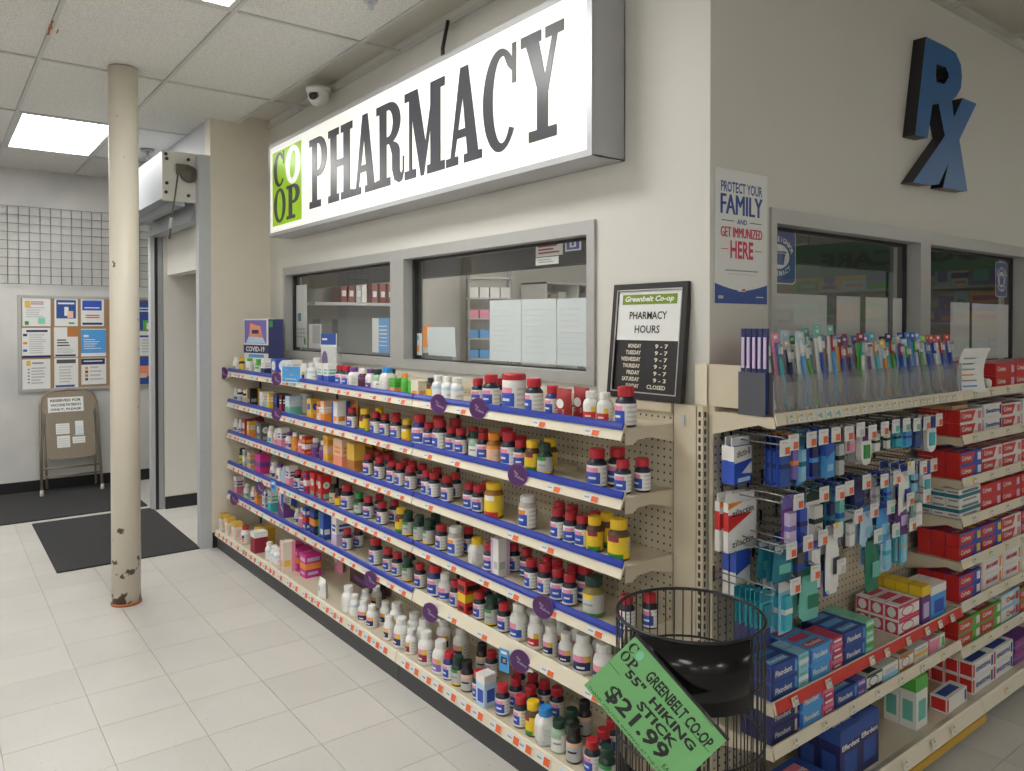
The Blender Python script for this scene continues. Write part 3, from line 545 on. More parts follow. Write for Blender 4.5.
# ---- papers taped inside the panes
def sheet(x0,x1,z0,z1,label,o,xd,nd,prints=(),mtl='paper',curl=0,name='taped_paper',cat='paper'):
    """thin sheet: x along xd from o, z up; prints = (fx0,fz0,fx1,fz1,mat)"""
    r=thing(name,label,cat,(Vector(o)+Vector(xd)*((x0+x1)/2)+Vector((0,0,z0))))
    w_,h_=x1-x0,z1-z0; xd=Vector(xd); nd=Vector(nd); m=MB(); N=8
    vs=[];fs=[]
    for j in range(N+1):
        f=j/N; off=nd*(curl*(1-f)**2*h_); sh_=xd*(curl*.5*(1-f)**2*h_)
        for s_ in (-.5,.5): vs.append(xd*(s_*w_)+Vector((0,0,f*h_))+off+sh_)
    for j in range(N): fs.append((2*j,2*j+1,2*j+3,2*j+2))
    vs2=[Vector(v)-nd*.0012 for v in vs]; k=len(vs)
    m.add(vs+vs2,fs+[(a+k,d+k,c+k,b_+k) for a,b_,c,d in fs]+[(0,k,k+1,1),(2*N,2*N+1,k+2*N+1,k+2*N)]+[(2*j,2*j+2,k+2*j+2,k+2*j) for j in range(N)]+[(2*j+1,k+2*j+1,k+2*j+3,2*j+3) for j in range(N)],mtl); m.obj('page',r)
    if prints:
        p=MB()
        for pi_,(a,b_,c,d,mm) in enumerate(prints):
            P=lambda fx,fz: xd*((fx-.5)*w_)+Vector((0,0,fz*h_))+nd*(.0005+.00025*pi_+curl*(1-fz)**2*h_)+xd*(curl*.5*(1-fz)**2*h_)
            if isinstance(mm,tuple): put_text(p,mm[0],P((a+c)/2,(b_+d)/2),xd,(0,0,1),mm[1],1,fit=((c-a)*w_,(d-b_)*h_),bold=mm[2] if len(mm)>2 else 0)
            else: p.quad(P(a,b_),P(c,b_),P(c,d),P(a,d),mm)
        p.obj('print',r)
    return r
def lines(z0,z1,n,m='grey',a=.12,c=.88,h=.4):
    out=[]
    for i in range(n):
        z=z0+(z1-z0)*(i+.5)/n; out.append((a,z-h*(z1-z0)/n/2,a+(c-a)*random.uniform(.6,1),z+h*(z1-z0)/n/2,m))
    return out
LW=((0,1.9575,0),(1,0,0),(0,-1,0))
sheet(-2.72,-2.495,1.345,1.608,'white printed sheet taped left of three in the large pane',*LW,prints=lines(.12,.88,9,'textfaint',h=.15),mtl='paperblue',curl=0)
sheet(-2.492,-2.272,1.345,1.606,'white printed sheet taped in the middle of three in the large pane',*LW,prints=lines(.12,.88,9,'textfaint',h=.15),mtl='paperblue',curl=0)
sheet(-2.268,-2.06,1.345,1.604,'white printed sheet taped right of three beside the frame of the large pane',*LW,prints=lines(.12,.88,9,'textfaint',h=.15),mtl='paperblue',curl=0)
sheet(-3.25,-3.0,1.35,1.49,'curling white sheet on the inside of the large pane',(0,1.9585,0),(1,0,0),(0,-1,0),mtl='paperblue',curl=-.06)
sheet(-3.5,-3.3,1.348,1.458,"child's drawing with orange and green marks in the large pane",*LW,prints=[(.35,.5,.5,.75,'orange'),(.45,.3,.6,.6,'gold'),(.7,.15,.85,.45,'orange'),(.7,.7,.85,.9,'teal'),(.15,.2,.22,.6,'redbrown')])
sheet(-3.84,-3.643,1.348,1.537,'blue and white notice in the left pane beside the mullion',*LW,prints=[(.4,0,1,1,'sky')]+[(.45,.2+.11*i,.9,.23+.11*i,'white') for i in range(6)]+[(.05,.3,.35,.32,'peach')])
sheet(-4.94,-4.76,1.35,1.763,'tall narrow white notice at the left end of the left pane',*LW,prints=[(.15,.42,.45,.55,'deepteal')]+[(.1+.28*(i%3),.16+.06*(i//3),.25+.28*(i%3),.185+.06*(i//3),'grey') for i in range(9)]+[(.75,.05,.9,.15,'green')])
sheet(-4.73,-4.53,1.35,1.505,'small grey card low in the left pane',*LW,prints=[(.3,.2,.9,.95,'palegrey')])
sheet(-2.4,-2.235,1.775,1.825,'white notice with red lines high in the large pane',*LW,prints=lines(.15,.95,3,'maroon',.1,.95,.5))
sheet(-2.4,-2.26,1.742,1.772,'white strip under the red-lined notice in the large pane',*LW,prints=lines(.2,.8,2,'grey'))
sheet(-2.22,-2.13,1.785,1.84,'small blue and white crest sticker high in the large pane',*LW,prints=[(.1,.1,.9,.9,'blue'),(.3,.25,.7,.75,'white'),(.42,.35,.58,.65,'blue')])
RW=((-1.544,0,0),(0,1,0),(1,0,0))
for a,b_,t in ((2.29,2.66,'wide blank white sheet low in the toothbrush window, leftmost'),(2.73,2.9,'narrow blank white sheet, second from left in the toothbrush window'),(2.945,3.12,'blank white sheet, third from left in the toothbrush window'),(3.165,3.24,'slim white sheet against the mullion of the toothbrush window')):
    sheet(a,b_,1.335,1.612,t,*RW,mtl='paper')
sheet(3.7,3.9,1.335,1.605,'blank white sheet, left of two beyond the window mullion',*RW); sheet(3.93,4.36,1.335,1.603,'wide blank white sheet, right of two beyond the window mullion',*RW)
def rx_sticker(y0,y1,z0,z1,label):
    r=thing('window_sticker',label,'sticker',(-1.546,(y0+y1)/2,(z0+z1)/2)); w_,h_=(y1-y0)/2,(z1-z0)/2
    def rr(w,h,c=.018): 
        out=[]
        for cx,cz,a0 in ((w-c,h-c,0),(-w+c,h-c,90),(-w+c,-h+c,180),(w-c,-h+c,270)):
            for k in range(5): a=math.radians(a0+22.5*k); out.append((cx+c*math.cos(a),cz+c*math.sin(a)))
        return out
    X,Y,Nn=(0,1,0),(0,0,1),(1,0,0)
    MB().extr(rr(w_,h_),(0,0,0),X,Y,Nn,.001,'white').obj('border',r)
    MB().extr(rr(w_-.004,h_-.004),(.001,0,0),X,Y,Nn,.0005,'posterblue').obj('panel',r)
    m=MB(); el=[(w_*.62*math.cos(a*PI/16),h_*.45*math.sin(a*PI/16)) for a in range(32)]
    m.extr(el,(.0016,0,0),X,Y,Nn,.0003,'white')
    m.extr([(-w_*.38,h_*.12),(w_*.38,h_*.12),(w_*.28,-h_*.3),(-w_*.28,-h_*.3)],(.002,0,0),X,Y,Nn,.0003,'posterblue')
    m.extr([(-w_*.45,h_*.2),(w_*.45,h_*.2),(w_*.45,h_*.14),(-w_*.45,h_*.14)],(.002,0,0),X,Y,Nn,.0003,'posterblue')
    for word,a0,a1,up in (('GOOD NEIGHBOR',165,15,1),('PHARMACY',215,325,-1)):
        for i,chh in enumerate(word):
            a=math.radians(a0+(a1-a0)*(i+.5)/len(word)); px,pz=w_*.8*math.cos(a),h_*.63*math.sin(a)
            t=Vector((-math.sin(a)*w_*.8,math.cos(a)*h_*.63)); t=t.normalized()*(-1 if up>0 else 1)
            if chh!=' ': put_text(m,chh,(.0022,px,pz),(0,t.x,t.y),(0,-t.y,t.x),'white',h_*.25,bold=.03)
    m.obj('print',r); return r
rx_sticker(2.245,2.455,1.645,1.835,'blue pharmacy sticker with white ring beside the immunization poster')
rx_sticker(4.2,4.345,1.64,1.815,'blue pharmacy sticker with white ring at the right edge of the photo')
# ---- wire grid, board, flyers, chair on the far wall
wg=thing('wire_grid_panel','wire grid panel hung high on the far wall above the notice board','wire panel',(-7.965,-.1,1.86))
vw=MB().tube([(0,0,0),(0,0,.68)],.0035,'gridwire',5).mesh('wire'); hw=MB().tube([(.007,0,0),(.007,2.2,0)],.0035,'gridwire',5).mesh('wire')
for i in range(28): O('wire',vw,wg,(0,.0+.0812*i,0))
for i in range(10): O('wire',hw,wg,(0,0,.0+.0755*i))
nb=thing('notice_board','aluminium-framed cork notice board on the far wall','board',(-7.998,.62,.9))
MB().box(0,.012,.02,1.28,.02,.84,'cork').obj('cork_panel',nb)
b=MB()
for a in ((0,1.3,0,.025),(0,1.3,.835,.86),(0,.025,.025,.835),(1.275,1.3,.025,.835)): b.box(0,.02,a[0],a[1],a[2],a[3],'alum')
b.obj('frame',nb)
FB=((-7.984,0,0),(0,1,0),(1,0,0)); fl_=[]
def flyer(y0,y1,z0,z1,lab,pr,**k): sheet(y0,y1,z0,z1,lab,*FB,prints=pr,name='flyer',cat='flyer',**k)
flyer(.655,.87,1.485,1.735,'white flyer with yellow badge at top left of notice board',[(.08,.68,.28,.9,'gold'),(.3,.85,.75,.88,'maroon'),(.3,.78,.75,.81,'maroon'),(.08,.05,.22,.18,'green'),(.55,.08,.8,.3,'mint')]+lines(.3,.7,5,'palegrey'))
flyer(.9,1.085,1.485,1.735,'flyer with blue phone picture in top row of notice board',[(.08,.28,.92,.95,'posterblue'),(.42,.38,.6,.7,'white'),(.55,.3,.8,.55,'peach'),(.15,.8,.85,.86,'white'),(.6,.08,.85,.14,'green')])
flyer(1.11,1.3,1.485,1.735,'flyer with blue heading and red text, third in top row',[(.06,.58,.9,.95,'blue'),(.15,.66,.8,.7,'white'),(.2,.38,.8,.42,'red'),(.2,.3,.8,.34,'red'),(.06,.05,.92,.13,'navy')])
flyer(.65,.868,1.205,1.47,'white flyer with dark script heading at middle left of board',[(.15,.86,.9,.93,'navy'),(.04,.72,.18,.8,'navy'),(.04,.45,.18,.53,'orange'),(.04,.2,.18,.28,'blue'),(0,0,1,.07,'navy')]+lines(.12,.8,9,'palegrey',.25))
flyer(.895,1.085,1.205,1.475,'white flyer with orange half disc in the middle row',[(.55,.68,1,1,'orangebrown'),(.12,.55,.5,.59,'dark'),(.12,.46,.6,.5,'dark'),(.12,.37,.65,.41,'dark'),(.05,.02,.9,.08,'navy')]+lines(.12,.32,4,'palegrey'))
flyer(1.11,1.315,1.205,1.46,'sky blue flyer with white text in the middle row',[(0,.12,1,.97,'sky'),(.1,.7,.3,.78,'white')]+lines(.25,.65,5,'white',.1,.8,.3))
flyer(.65,.865,.925,1.19,'white list flyer at bottom left of notice board',[(.15,.78,.3,.95,'gold'),(.35,.84,.75,.9,'grey')]+[(.2,.2+.11*i,.26,.24+.11*i,'navy') for i in range(5)]+lines(.15,.75,6,'grey',.32,.85,.25))
flyer(.895,1.085,.925,1.195,'flyer with bold dark heading in the bottom row',[(.1,.82,.9,.95,'darkgrey'),(.05,.02,.85,.09,'posterblue')]+lines(.15,.75,6,'palegrey',.2,.8))
flyer(1.11,1.315,.945,1.19,'flyer with navy band and orange icons in the bottom row',[(0,.75,.95,.98,'navy'),(.1,.86,.85,.9,'white')]+[(.15,.15+.14*i,.27,.25+.14*i,('darkgrey','orangebrown','darkgrey','orange')[i]) for i in range(4)]+lines(.12,.72,4,'palegrey',.35))
flyer(1.54,1.75,1.445,1.72,'blue flyer with green disc seen right of the cream pole',[(0,0,1,1,'posterblue'),(.1,.75,.8,.79,'white'),(.1,.65,.8,.69,'white'),(.45,.0,.85,.35,'leafgreen'),(.6,.03,.8,.25,'white')])
flyer(1.54,1.75,1.2,1.435,'white flyer with navy strip seen right of the cream pole',[(.3,.75,.9,.83,'posterblue')]+lines(.1,.7,5,'palegrey',.4))
flyer(1.54,1.75,.9,1.19,'blue flyer showing clasped hands right of the cream pole',[(0,0,1,1,'posterblue'),(.1,.35,.7,.7,'salmon'),(.3,.3,.6,.45,'peach')])
# folding chair leaning folded on the wall
ch=thing('folding_chair','folded brown metal chair leaning on the far wall, paper signs on it','chair',(-7.72,1.0,.009))
LN=Vector((-.235,0,.905)).normalized(); 
def cp(y,h,o=0): return (LN.x*h+o*LN.z, y, LN.z*h-o*LN.x)
fr=[cp(-.235,0.0),cp(-.225,.62),cp(-.222,.8),cp(-.2,.87),cp(-.15,.915),cp(0,.93),cp(.15,.915),cp(.2,.87),cp(.222,.8),cp(.225,.62),cp(.235,0)]
MB().tube(fr,.012,'chairmetal',10).obj('frame',ch)
MB().tube([cp(-.19,.06,-.03),cp(-.2,.66,-.02)],.01,'chairmetal',8).obj('leg',ch); MB().tube([cp(.19,.06,-.03),cp(.2,.66,-.02)],.01,'chairmetal',8).obj('leg',ch)
def plate(y0,y1,h0,h1,o,t,m,c=.04):
    pl=[]
    for cx,cz,a0 in ((y1-c,h1-c,0),(y0+c,h1-c,90),(y0+c,h0+c,180),(y1-c,h0+c,270)):
        for k in range(5): a=math.radians(a0+22.5*k); pl.append((cx+c*math.cos(a),cz+c*math.sin(a)))
    return MB().extr(pl,(LN.z*o,0,-LN.x*o),(0,1,0),LN,(LN.z,0,-LN.x),t,m)
plate(-.215,.215,.7,.915,.0,.006,'chairmetal',.08).obj('backrest',ch); plate(-.19,.19,.3,.72,.02,.03,'chairmetal',.05).obj('seat',ch)
for h in (.23,.16): MB().tube([cp(-.225,h),cp(.225,h)],.008,'chairmetal',8).obj('stretcher',ch)
for y in (-.235,.235): MB().lathe([(.014,0),(.016,.005),(.014,.05)],'palegrey',10).obj('foot_cap',ch,(0.0,y,0))
def cpaper(y0,y1,h0,h1,o,txt=None,m='paper'):
    b=plate(y0,y1,h0,h1,o,.001,m,.004)
    O_=Vector((LN.z*(o+.0013),0,-LN.x*(o+.0013)))
    if txt:
        for i,t in enumerate(txt): put_text(b,t,O_+Vector((0,(y0+y1)/2,0))+LN*(h1-(h1-h0)*(i+.7)/(len(txt)+.4)),(0,1,0),LN,'ink',1,fit=((y1-y0)*.86,(h1-h0)/(len(txt)+1.2)*.75),bold=.03)
    else:
        for i in range(4): b.add([O_+Vector((0,y,0))+LN*h for y,h in ((y0+.01,h0+.015+.02*i),(y1-.01,h0+.015+.02*i),(y1-.01,h0+.02+.02*i),(y0+.01,h0+.02+.02*i))],[(0,1,2,3)],'palegrey')
    return b.obj('paper_sign',ch)
cpaper(-.165,.115,.72,.86,.007,['RESERVED FOR','VACCINE PATIENTS','ONLY, PLEASE'])
cpaper(-.115,-.01,.52,.615,.053); cpaper(.035,.1,.5,.63,.053,m='paperblue'); cpaper(-.11,-.01,.4,.505,.053); cpaper(.01,.11,.43,.49,.053)
# ---- ceiling bits
cd=thing('security_camera','white dome camera on the ceiling above the lit sign','camera',(-4.2,1.8,CH)); MB().lathe([(.0,-.1),(.035,-.095),(.055,-.07),(.062,-.035),(.062,-.02),(.07,-.018),(.07,0)],'white',24).obj('housing',cd); MB().lathe([(.03,0),(.028,.012),(0,.02)],'dark',16).obj('lens',cd,(.03,-.038,-.055),(math.radians(70),0,math.radians(40)))
sd=thing('ceiling_fitting','small metal sprinkler fitting on the ceiling beside the shutter hood','fitting',(-6.5,1.37,CH)); MB().lathe([(.05,-.012),(.05,0)],'steelgrey',16).obj('plate',sd); MB().tube([(0,0,-.01),(0,0,-.06),(.03,0,-.08)],.012,'steelgrey').obj('stem',sd)
sd=thing('ceiling_fitting','small sprinkler head on the ceiling at the top edge of the photo','fitting',(-2.93,1.49,CH)); MB().lathe([(.03,-.008),(.03,0)],'steel',16).obj('plate',sd); MB().lathe([(.0,-.04),(.014,-.035),(.01,-.02),(.012,-.006)],'steel',12).obj('stem',sd)
# ================================================================ SIGNS
def arc(cx,cy,rx,ry,a0,a1,n=14): return [(cx+rx*math.cos(math.radians(a0+(a1-a0)*i/n)),cy+ry*math.sin(math.radians(a0+(a1-a0)*i/n))) for i in range(n+1)]
R_=lambda a,b,c,d:[(a,c),(b,c),(b,d),(a,d)]
GL={
'P':[R_(.16,.44,0,1),R_(0,.66,0,.1),R_(0,.3,.9,1),[(.4,1)]+arc(.55,.72,.45,.28,90,-90)+[(.4,.44)]+[(.4,.53),(.5,.53)]+arc(.5,.72,.2,.19,-90,90)+[(.4,.91)]],
'H':[R_(.1,.36,0,1),R_(.64,.9,0,1),R_(0,.46,0,.1),R_(.54,1,0,.1),R_(0,.46,.9,1),R_(.54,1,.9,1),R_(.3,.7,.46,.56)],
'A':[[(.12,.05),(.24,.05),(.53,.8),(.46,1),(.42,1)],[(.42,1),(.64,1),(.93,.05),(.63,.05)],R_(0,.36,0,.09),R_(.52,1.02,0,.09),[(.2,.27),(.68,.27),(.66,.36),(.24,.36)]],
'R':[R_(.12,.38,0,1),R_(0,.52,0,.1),R_(0,.3,.9,1),[(.34,1)]+arc(.48,.75,.4,.25,90,-90)+[(.34,.5),(.34,.59),(.44,.59)]+arc(.44,.75,.17,.16,-90,90)+[(.34,.91)],[(.45,.52),(.62,.52)]+arc(.52,.38,.33,.14,70,0,6)+[(.85,.15),(.9,.1),(.95,.14),(.95,.3),(1,.3),(1,.12),(.93,.02),(.82,0),(.66,.05),(.58,.18),(.58,.36),(.52,.45)]],
'M':[R_(.12,.2,0,1),R_(0,.3,0,.1),R_(0,.28,.9,1),[(.1,1),(.34,1),(.56,.3),(.5,0),(.42,0)],[(.42,0),(.5,0),(.8,.95),(.74,1)],R_(.66,.9,0,1),R_(.58,1,0,.1),R_(.72,1,.9,1)],
'C':[arc(.5,.5,.5,.5,38,322,30)+list(reversed(arc(.56,.5,.27,.42,42,318,30))),R_(.84,.95,.62,1),[(.6,.93),(.84,.88),(.84,.74),(.72,.8)]],
'Y':[[(.1,.95),(.42,.95),(.6,.55),(.6,.42),(.44,.42)],[(.78,.95),(.9,.95),(.66,.42),(.55,.42),(.55,.5)],R_(.4,.66,0,.5),R_(.2,.86,0,.1),R_(0,.5,.9,1),R_(.6,1.02,.9,1)],
'O':[arc(.5,.5,.5,.5,0,180,20)+list(reversed(arc(.5,.5,.24,.41,0,180,20))),arc(.5,.5,.5,.5,180,360,20)+list(reversed(arc(.5,.5,.24,.41,180,360,20)))],
}
def glyph(mb,ch,x0,x1,z0,z1,o,xd,yd,nd,t,m):
    for k,p in enumerate(GL[ch]):
        pts=[(x0+(x1-x0)*a,z0+(z1-z0)*b) for a,b in p]
        A=sum(pts[i][0]*pts[(i+1)%len(pts)][1]-pts[(i+1)%len(pts)][0]*pts[i][1] for i in range(len(pts)))
        if A<0: pts.reverse()
        mb.extr(pts,o,xd,yd,nd,t+.00004*k,m)
ps=thing('pharmacy_sign','long white lit box sign reading PHARMACY in black slab letters','sign',(-4.87,1.904,2.065))
SW,SH=3.02,.585
b=MB(); b.box(0,SW,-.15,0,0,.004,'signmetal'); b.box(0,SW,-.15,0,SH-.004,SH,'signmetal'); b.box(0,.004,-.15,0,0,SH,'signmetal'); b.box(SW-.004,SW,-.15,0,0,SH,'signmetal'); b.box(0,SW,-.004,0,0,SH,'signmetal'); b.obj('case',ps)
b=MB()
for a in ((0,SW,0,.022),(0,SW,SH-.022,SH),(0,.02,.022,SH-.022),(SW-.024,SW,.022,SH-.022)): b.box(a[0],a[1],-.156,-.148,a[2],a[3],'signmetal')
b.obj('rim',ps)
MB().box(.02,SW-.024,-.1515,-.149,.022,SH-.022,'signface').obj('face',ps)
for ch,a,c in (('P',-4.215,-3.97),('H',-3.955,-3.65),('A',-3.645,-3.385),('R',-3.385,-3.11),('M',-3.105,-2.76),('A',-2.75,-2.49),('C',-2.478,-2.252),('Y',-2.235,-1.998)):
    b=MB(); glyph(b,ch,a+4.87+(.0),c+4.87,.102,.497,(0,-.152,0),(1,0,0),(0,0,1),(0,-1,0),.002,'signink'); b.obj('letter',ps)
b=MB(); b.extr(R_(.06,.537,.06,.527),(0,-.152,0),(1,0,0),(0,0,1),(0,-1,0),.001,'logogreen'); lg=b.obj('emblem',ps)
b=MB(); glyph(b,'C',.085,.275,.3,.515,(0,-.153,0),(1,0,0),(0,0,1),(0,-1,0),.001,'signink'); glyph(b,'O',.085,.285,.075,.29,(0,-.153,0),(1,0,0),(0,0,1),(0,-1,0),.001,'signink'); glyph(b,'P',.3,.51,.08,.285,(0,-.153,0),(1,0,0),(0,0,1),(0,-1,0),.001,'signink'); b.obj('emblem_letter',lg)
b=MB(); ca,sa=math.cos(-.22),math.sin(-.22)
for h0,h1 in ((0,180),(180,360)):
    p=arc(0,0,.115,.115,h0,h1,18)+list(reversed(arc(0,0,.05,.085,h0,h1,18)))
    b.extr([(.405+x*ca-y*sa,.405+x*sa+y*ca) for x,y in p],(0,-.153,0),(1,0,0),(0,0,1),(0,-1,0),.0014,'logowhite')
b.obj('emblem_ring',lg)
MB().tube([(1.95,-.06,SH),(1.93,-.05,SH+.1),(1.96,-.04,SH+.22)],.009,'dark').obj('power_cable',ps)
# ---- Rx wall letters
rx=thing('wall_emblem','big blue Rx letters with dark sides on the right wall','sign',(-1.49,3.35,2.38))
k=1.44/1.40
def cv(y,z): return (y*k-3.35, 1.505+(z-1.505)*k-2.38)
XD,YD,ND=(0,1,0),(0,0,1),(1,0,0)
Rout=[cv(*p) for p in [(3.034,2.236),(3.14,2.24),(3.17,2.378),(3.232,2.39),(3.286,2.268),(3.019,2.052),(3.16,2.058),(3.24,2.069),(3.325,2.164),(3.275,2.06),(3.40,2.064),(3.507,2.069),(3.425,2.275),(3.591,2.454),(3.454,2.454),(3.372,2.36),(3.352,2.425),(3.40,2.455),(3.436,2.491),(3.445,2.54),(3.435,2.59),(3.385,2.628),(3.30,2.634),(3.119,2.634)]]
# stem+bowl as two pieces around the eye, then leg and stroke
P_=lambda *a:[cv(*p) for p in a]
b=MB()
pieces=[P_((3.034,2.236),(3.14,2.24),(3.205,2.475),(3.21,2.545),(3.225,2.634),(3.119,2.634)),
 P_((3.225,2.634),(3.21,2.545),(3.29,2.55),(3.318,2.53),(3.32,2.512),(3.28,2.478),(3.205,2.475),(3.17,2.378),(3.232,2.39),(3.29,2.27),(3.372,2.36),(3.352,2.425),(3.40,2.455),(3.436,2.491),(3.445,2.54),(3.435,2.59),(3.385,2.628),(3.30,2.634)),
 P_((3.019,2.052),(3.16,2.058),(3.24,2.069),(3.325,2.164),(3.275,2.06),(3.40,2.064),(3.507,2.069),(3.425,2.275),(3.591,2.454),(3.454,2.454),(3.372,2.36),(3.29,2.27))]
for p in pieces: b.extr(p,(0,0,0),XD,YD,ND,.05,'rxface','rxside')
b.obj('letter_body',rx)
# ---- immunization poster
p=thing('wall_poster','white vaccination poster with blue and red lettering near the wall corner','poster',(-1.4885,2.06,1.78))
PW,PH=.272,.42
MB().box(0,.002,-PW/2,PW/2,-PH/2,PH/2,'paper').obj('sheet',p)
b=MB(); T=lambda s,z,w,h,m,bold=.02,y=0,db=0: [put_text(b,s,(.0025+.00015*(k_+1),y+k_*db,z),(0,1,0),(0,0,1),m,1,fit=(w,h),bold=bold) for k_ in ((-1,0,1) if db else (0,))]
T('PROTECT YOUR',.155,.215,.034,'posterblue'); T('FAMILY',.101,.215,.062,'posterblue',0,0,.0022); T('AND',.049,.052,.016,'posterblue'); T('GET IMMUNIZED',.014,.215,.032,'posterred',0,0,.0012); T('HERE',-.04,.12,.056,'posterred',.03)
def bar(y0,y1,z0,z1,m): b.quad((.0025,y0,z0),(.0025,y1,z0),(.0025,y1,z1),(.0025,y0,z1),m)
bar(-.105,-.04,.048,.0505,'posterblue'); bar(.04,.105,.048,.0505,'posterblue'); bar(-.105,-.07,-.041,-.0385,'posterred'); bar(.07,.105,-.041,-.0385,'posterred'); bar(-.085,.085,-.108,-.104,'grey'); bar(-.075,.075,-.118,-.116,'palegrey')
pts=[(-PW/2,-PH/2),(PW/2,-PH/2)]+[(PW/2-PW*i/12,-PH/2+.04+.022*abs(1-2*i/12)**1.5) for i in range(13)]
b.extr(pts,(.002,0,0),XD,YD,ND,.0008,'posterblue'); b.quad((.0032,-.02,-.172),(.0032,.02,-.172),(.0032,.02,-.156),(.0032,-.02,-.156),'white'); b.quad((.0034,.0,-.17),(.0034,.018,-.17),(.0034,.018,-.164),(.0034,.0,-.164),'posterred'); b.quad((.0032,.075,-.19),(.0032,.115,-.19),(.0032,.115,-.187),(.0032,.075,-.187),'white'); b.quad((.0032,-.12,-.196),(.0032,-.095,-.196),(.0032,-.095,-.186),(.0032,-.12,-.186),'palegrey'); b.obj('print',p)
# ---- hours board on the rack's top rail
hb=thing('hours_board','black framed letter board listing pharmacy hours, leaning on the wall','board',(-1.725,1.862,1.2565))
hb.rotation_euler=(-math.radians(5.5),0,0); HW,HH=.325,.385
MB().box(-HW/2,HW/2,0,.012,0,HH,'dark').obj('backing',hb)
b=MB()
for a in ((-HW/2,HW/2,0,.02),(-HW/2,HW/2,HH-.02,HH),(-HW/2,-HW/2+.02,.02,HH-.02),(HW/2-.02,HW/2,.02,HH-.02)): b.box(a[0],a[1],-.008,.0,a[2],a[3],'dark')
b.obj('frame',hb)
b=MB()
for a in ((-.143,.143,.02,.024),(-.143,.143,.361,.365),(-.143,-.14,.02,.365),(.14,.143,.02,.365)): b.box(a[0],a[1],-.01,-.006,a[2],a[3],'alum')
b.obj('inner_trim',hb)
MB().box(-.138,.138,-.003,0,.195,.36,'paper').obj('header_card',hb)
b=MB(); q=lambda s,x,z,w,h,m,bold=.015,sh=0: put_text(b,s,(x,-.0042,z),(1,0,0),(0,0,1),m,1,fit=(w,h),bold=bold,shear=sh)
MB().box(-.12,.12,-.0036,-.003,.315,.348,'olive').obj('header_band',hb)
q('Greenbelt Co-op',0,.331,.215,.024,'white',.03,.25); b.obj('header_lettering',hb); b=MB(); q('PHARMACY',0,.278,.165,.026,'ink'); b.obj('header_lettering',hb); b=MB(); q('HOURS',0,.232,.11,.026,'ink'); 
b.obj('header_lettering',hb); b=MB()
for i,(d,h) in enumerate((('MONDAY','9 - 7'),('TUESDAY','9 - 7'),('WEDNESDAY','9 - 7'),('THURSDAY','9 - 7'),('FRIDAY','9 - 7'),('SATURDAY','9 - 3'),('SUNDAY','CLOSED'))):
    z=.176-.0222*i; wd=.0098*len(d); q(d,-.02-wd/2,z,wd,.014,'cream',.03)
    q(h,.068 if h!='CLOSED' else .055,z,.055 if h!='CLOSED' else .08,.014,'cream',.03)
b.obj('hours_lettering',hb)
# ================================================================ WALL RACK (left), three 4-ft units
AL=.0123
def G(u,d,z): return (-1.60-u*math.cos(AL)+d*math.sin(AL)*0, 1.655-u*math.sin(AL)+d, z)
ZT=[1.204,.997,.789,.581,.377]; UN=1.2195
def strip(mb,poly,x0,x1,m):   # poly in (y,z) run along x
    n=len(poly); mb.add([(x0,y,z) for y,z in poly]+[(x1,y,z) for y,z in poly],[(i,(i+1)%n,n+(i+1)%n,n+i) for i in range(n)]+[tuple(reversed(range(n))),tuple(range(n,2*n))],m)
LIP=[(.004,.0),(-.002,.002),(-.006,-.004),(-.022,-.047),(-.019,-.049),(-.002,-.012),(.004,-.01)]
BLUE=[(-.0035,.0045),(-.009,.001),(-.0145,-.008),(-.0165,-.0165),(-.0125,-.018),(-.004,-.004)]
tagm=MB(); 
# price tag: white card with an orange square, tilted like the lip (local x along lip, y out, z up)
def tagmesh(w,h,cols,slope=.37):
    m=MB(); P=lambda x,t,o=0:(x,-slope*t*-1-o if False else slope*(t)-o,t)
    m.add([P(-w/2,-h/2,.0015),P(w/2,-h/2,.0015),P(w/2,h/2,.0015),P(-w/2,h/2,.0015),P(-w/2,-h/2),P(w/2,-h/2),P(w/2,h/2),P(-w/2,h/2)],[(0,1,2,3),(0,4,5,1),(1,5,6,2),(2,6,7,3),(3,7,4,0)],'tagwhite')
    for x0,x1,t0,t1,c in cols: m.quad(P(x0*w,t0*h,.002),P(x1*w,t0*h,.002),P(x1*w,t1*h,.002),P(x0*w,t1*h,.002),c)
    return m.mesh('price_tag')
TG=tagmesh(.07,.02,[(.02,.46,-.5,.3,'tagorange'),(-.42,-.1,-.1,.1,'grey'),(-.42,-.1,.2,.3,'paleblue')])
TGB=tagmesh(.07,.028,[(.04,.46,-.42,.42,'tagorange'),(-.42,-.1,-.1,.1,'grey'),(-.42,-.1,.2,.3,'paleblue')],.25)
TGG=tagmesh(.07,.02,[(.08,.46,-.4,.35,'seagreen'),(-.42,-.1,-.1,.1,'grey')])
units=[]
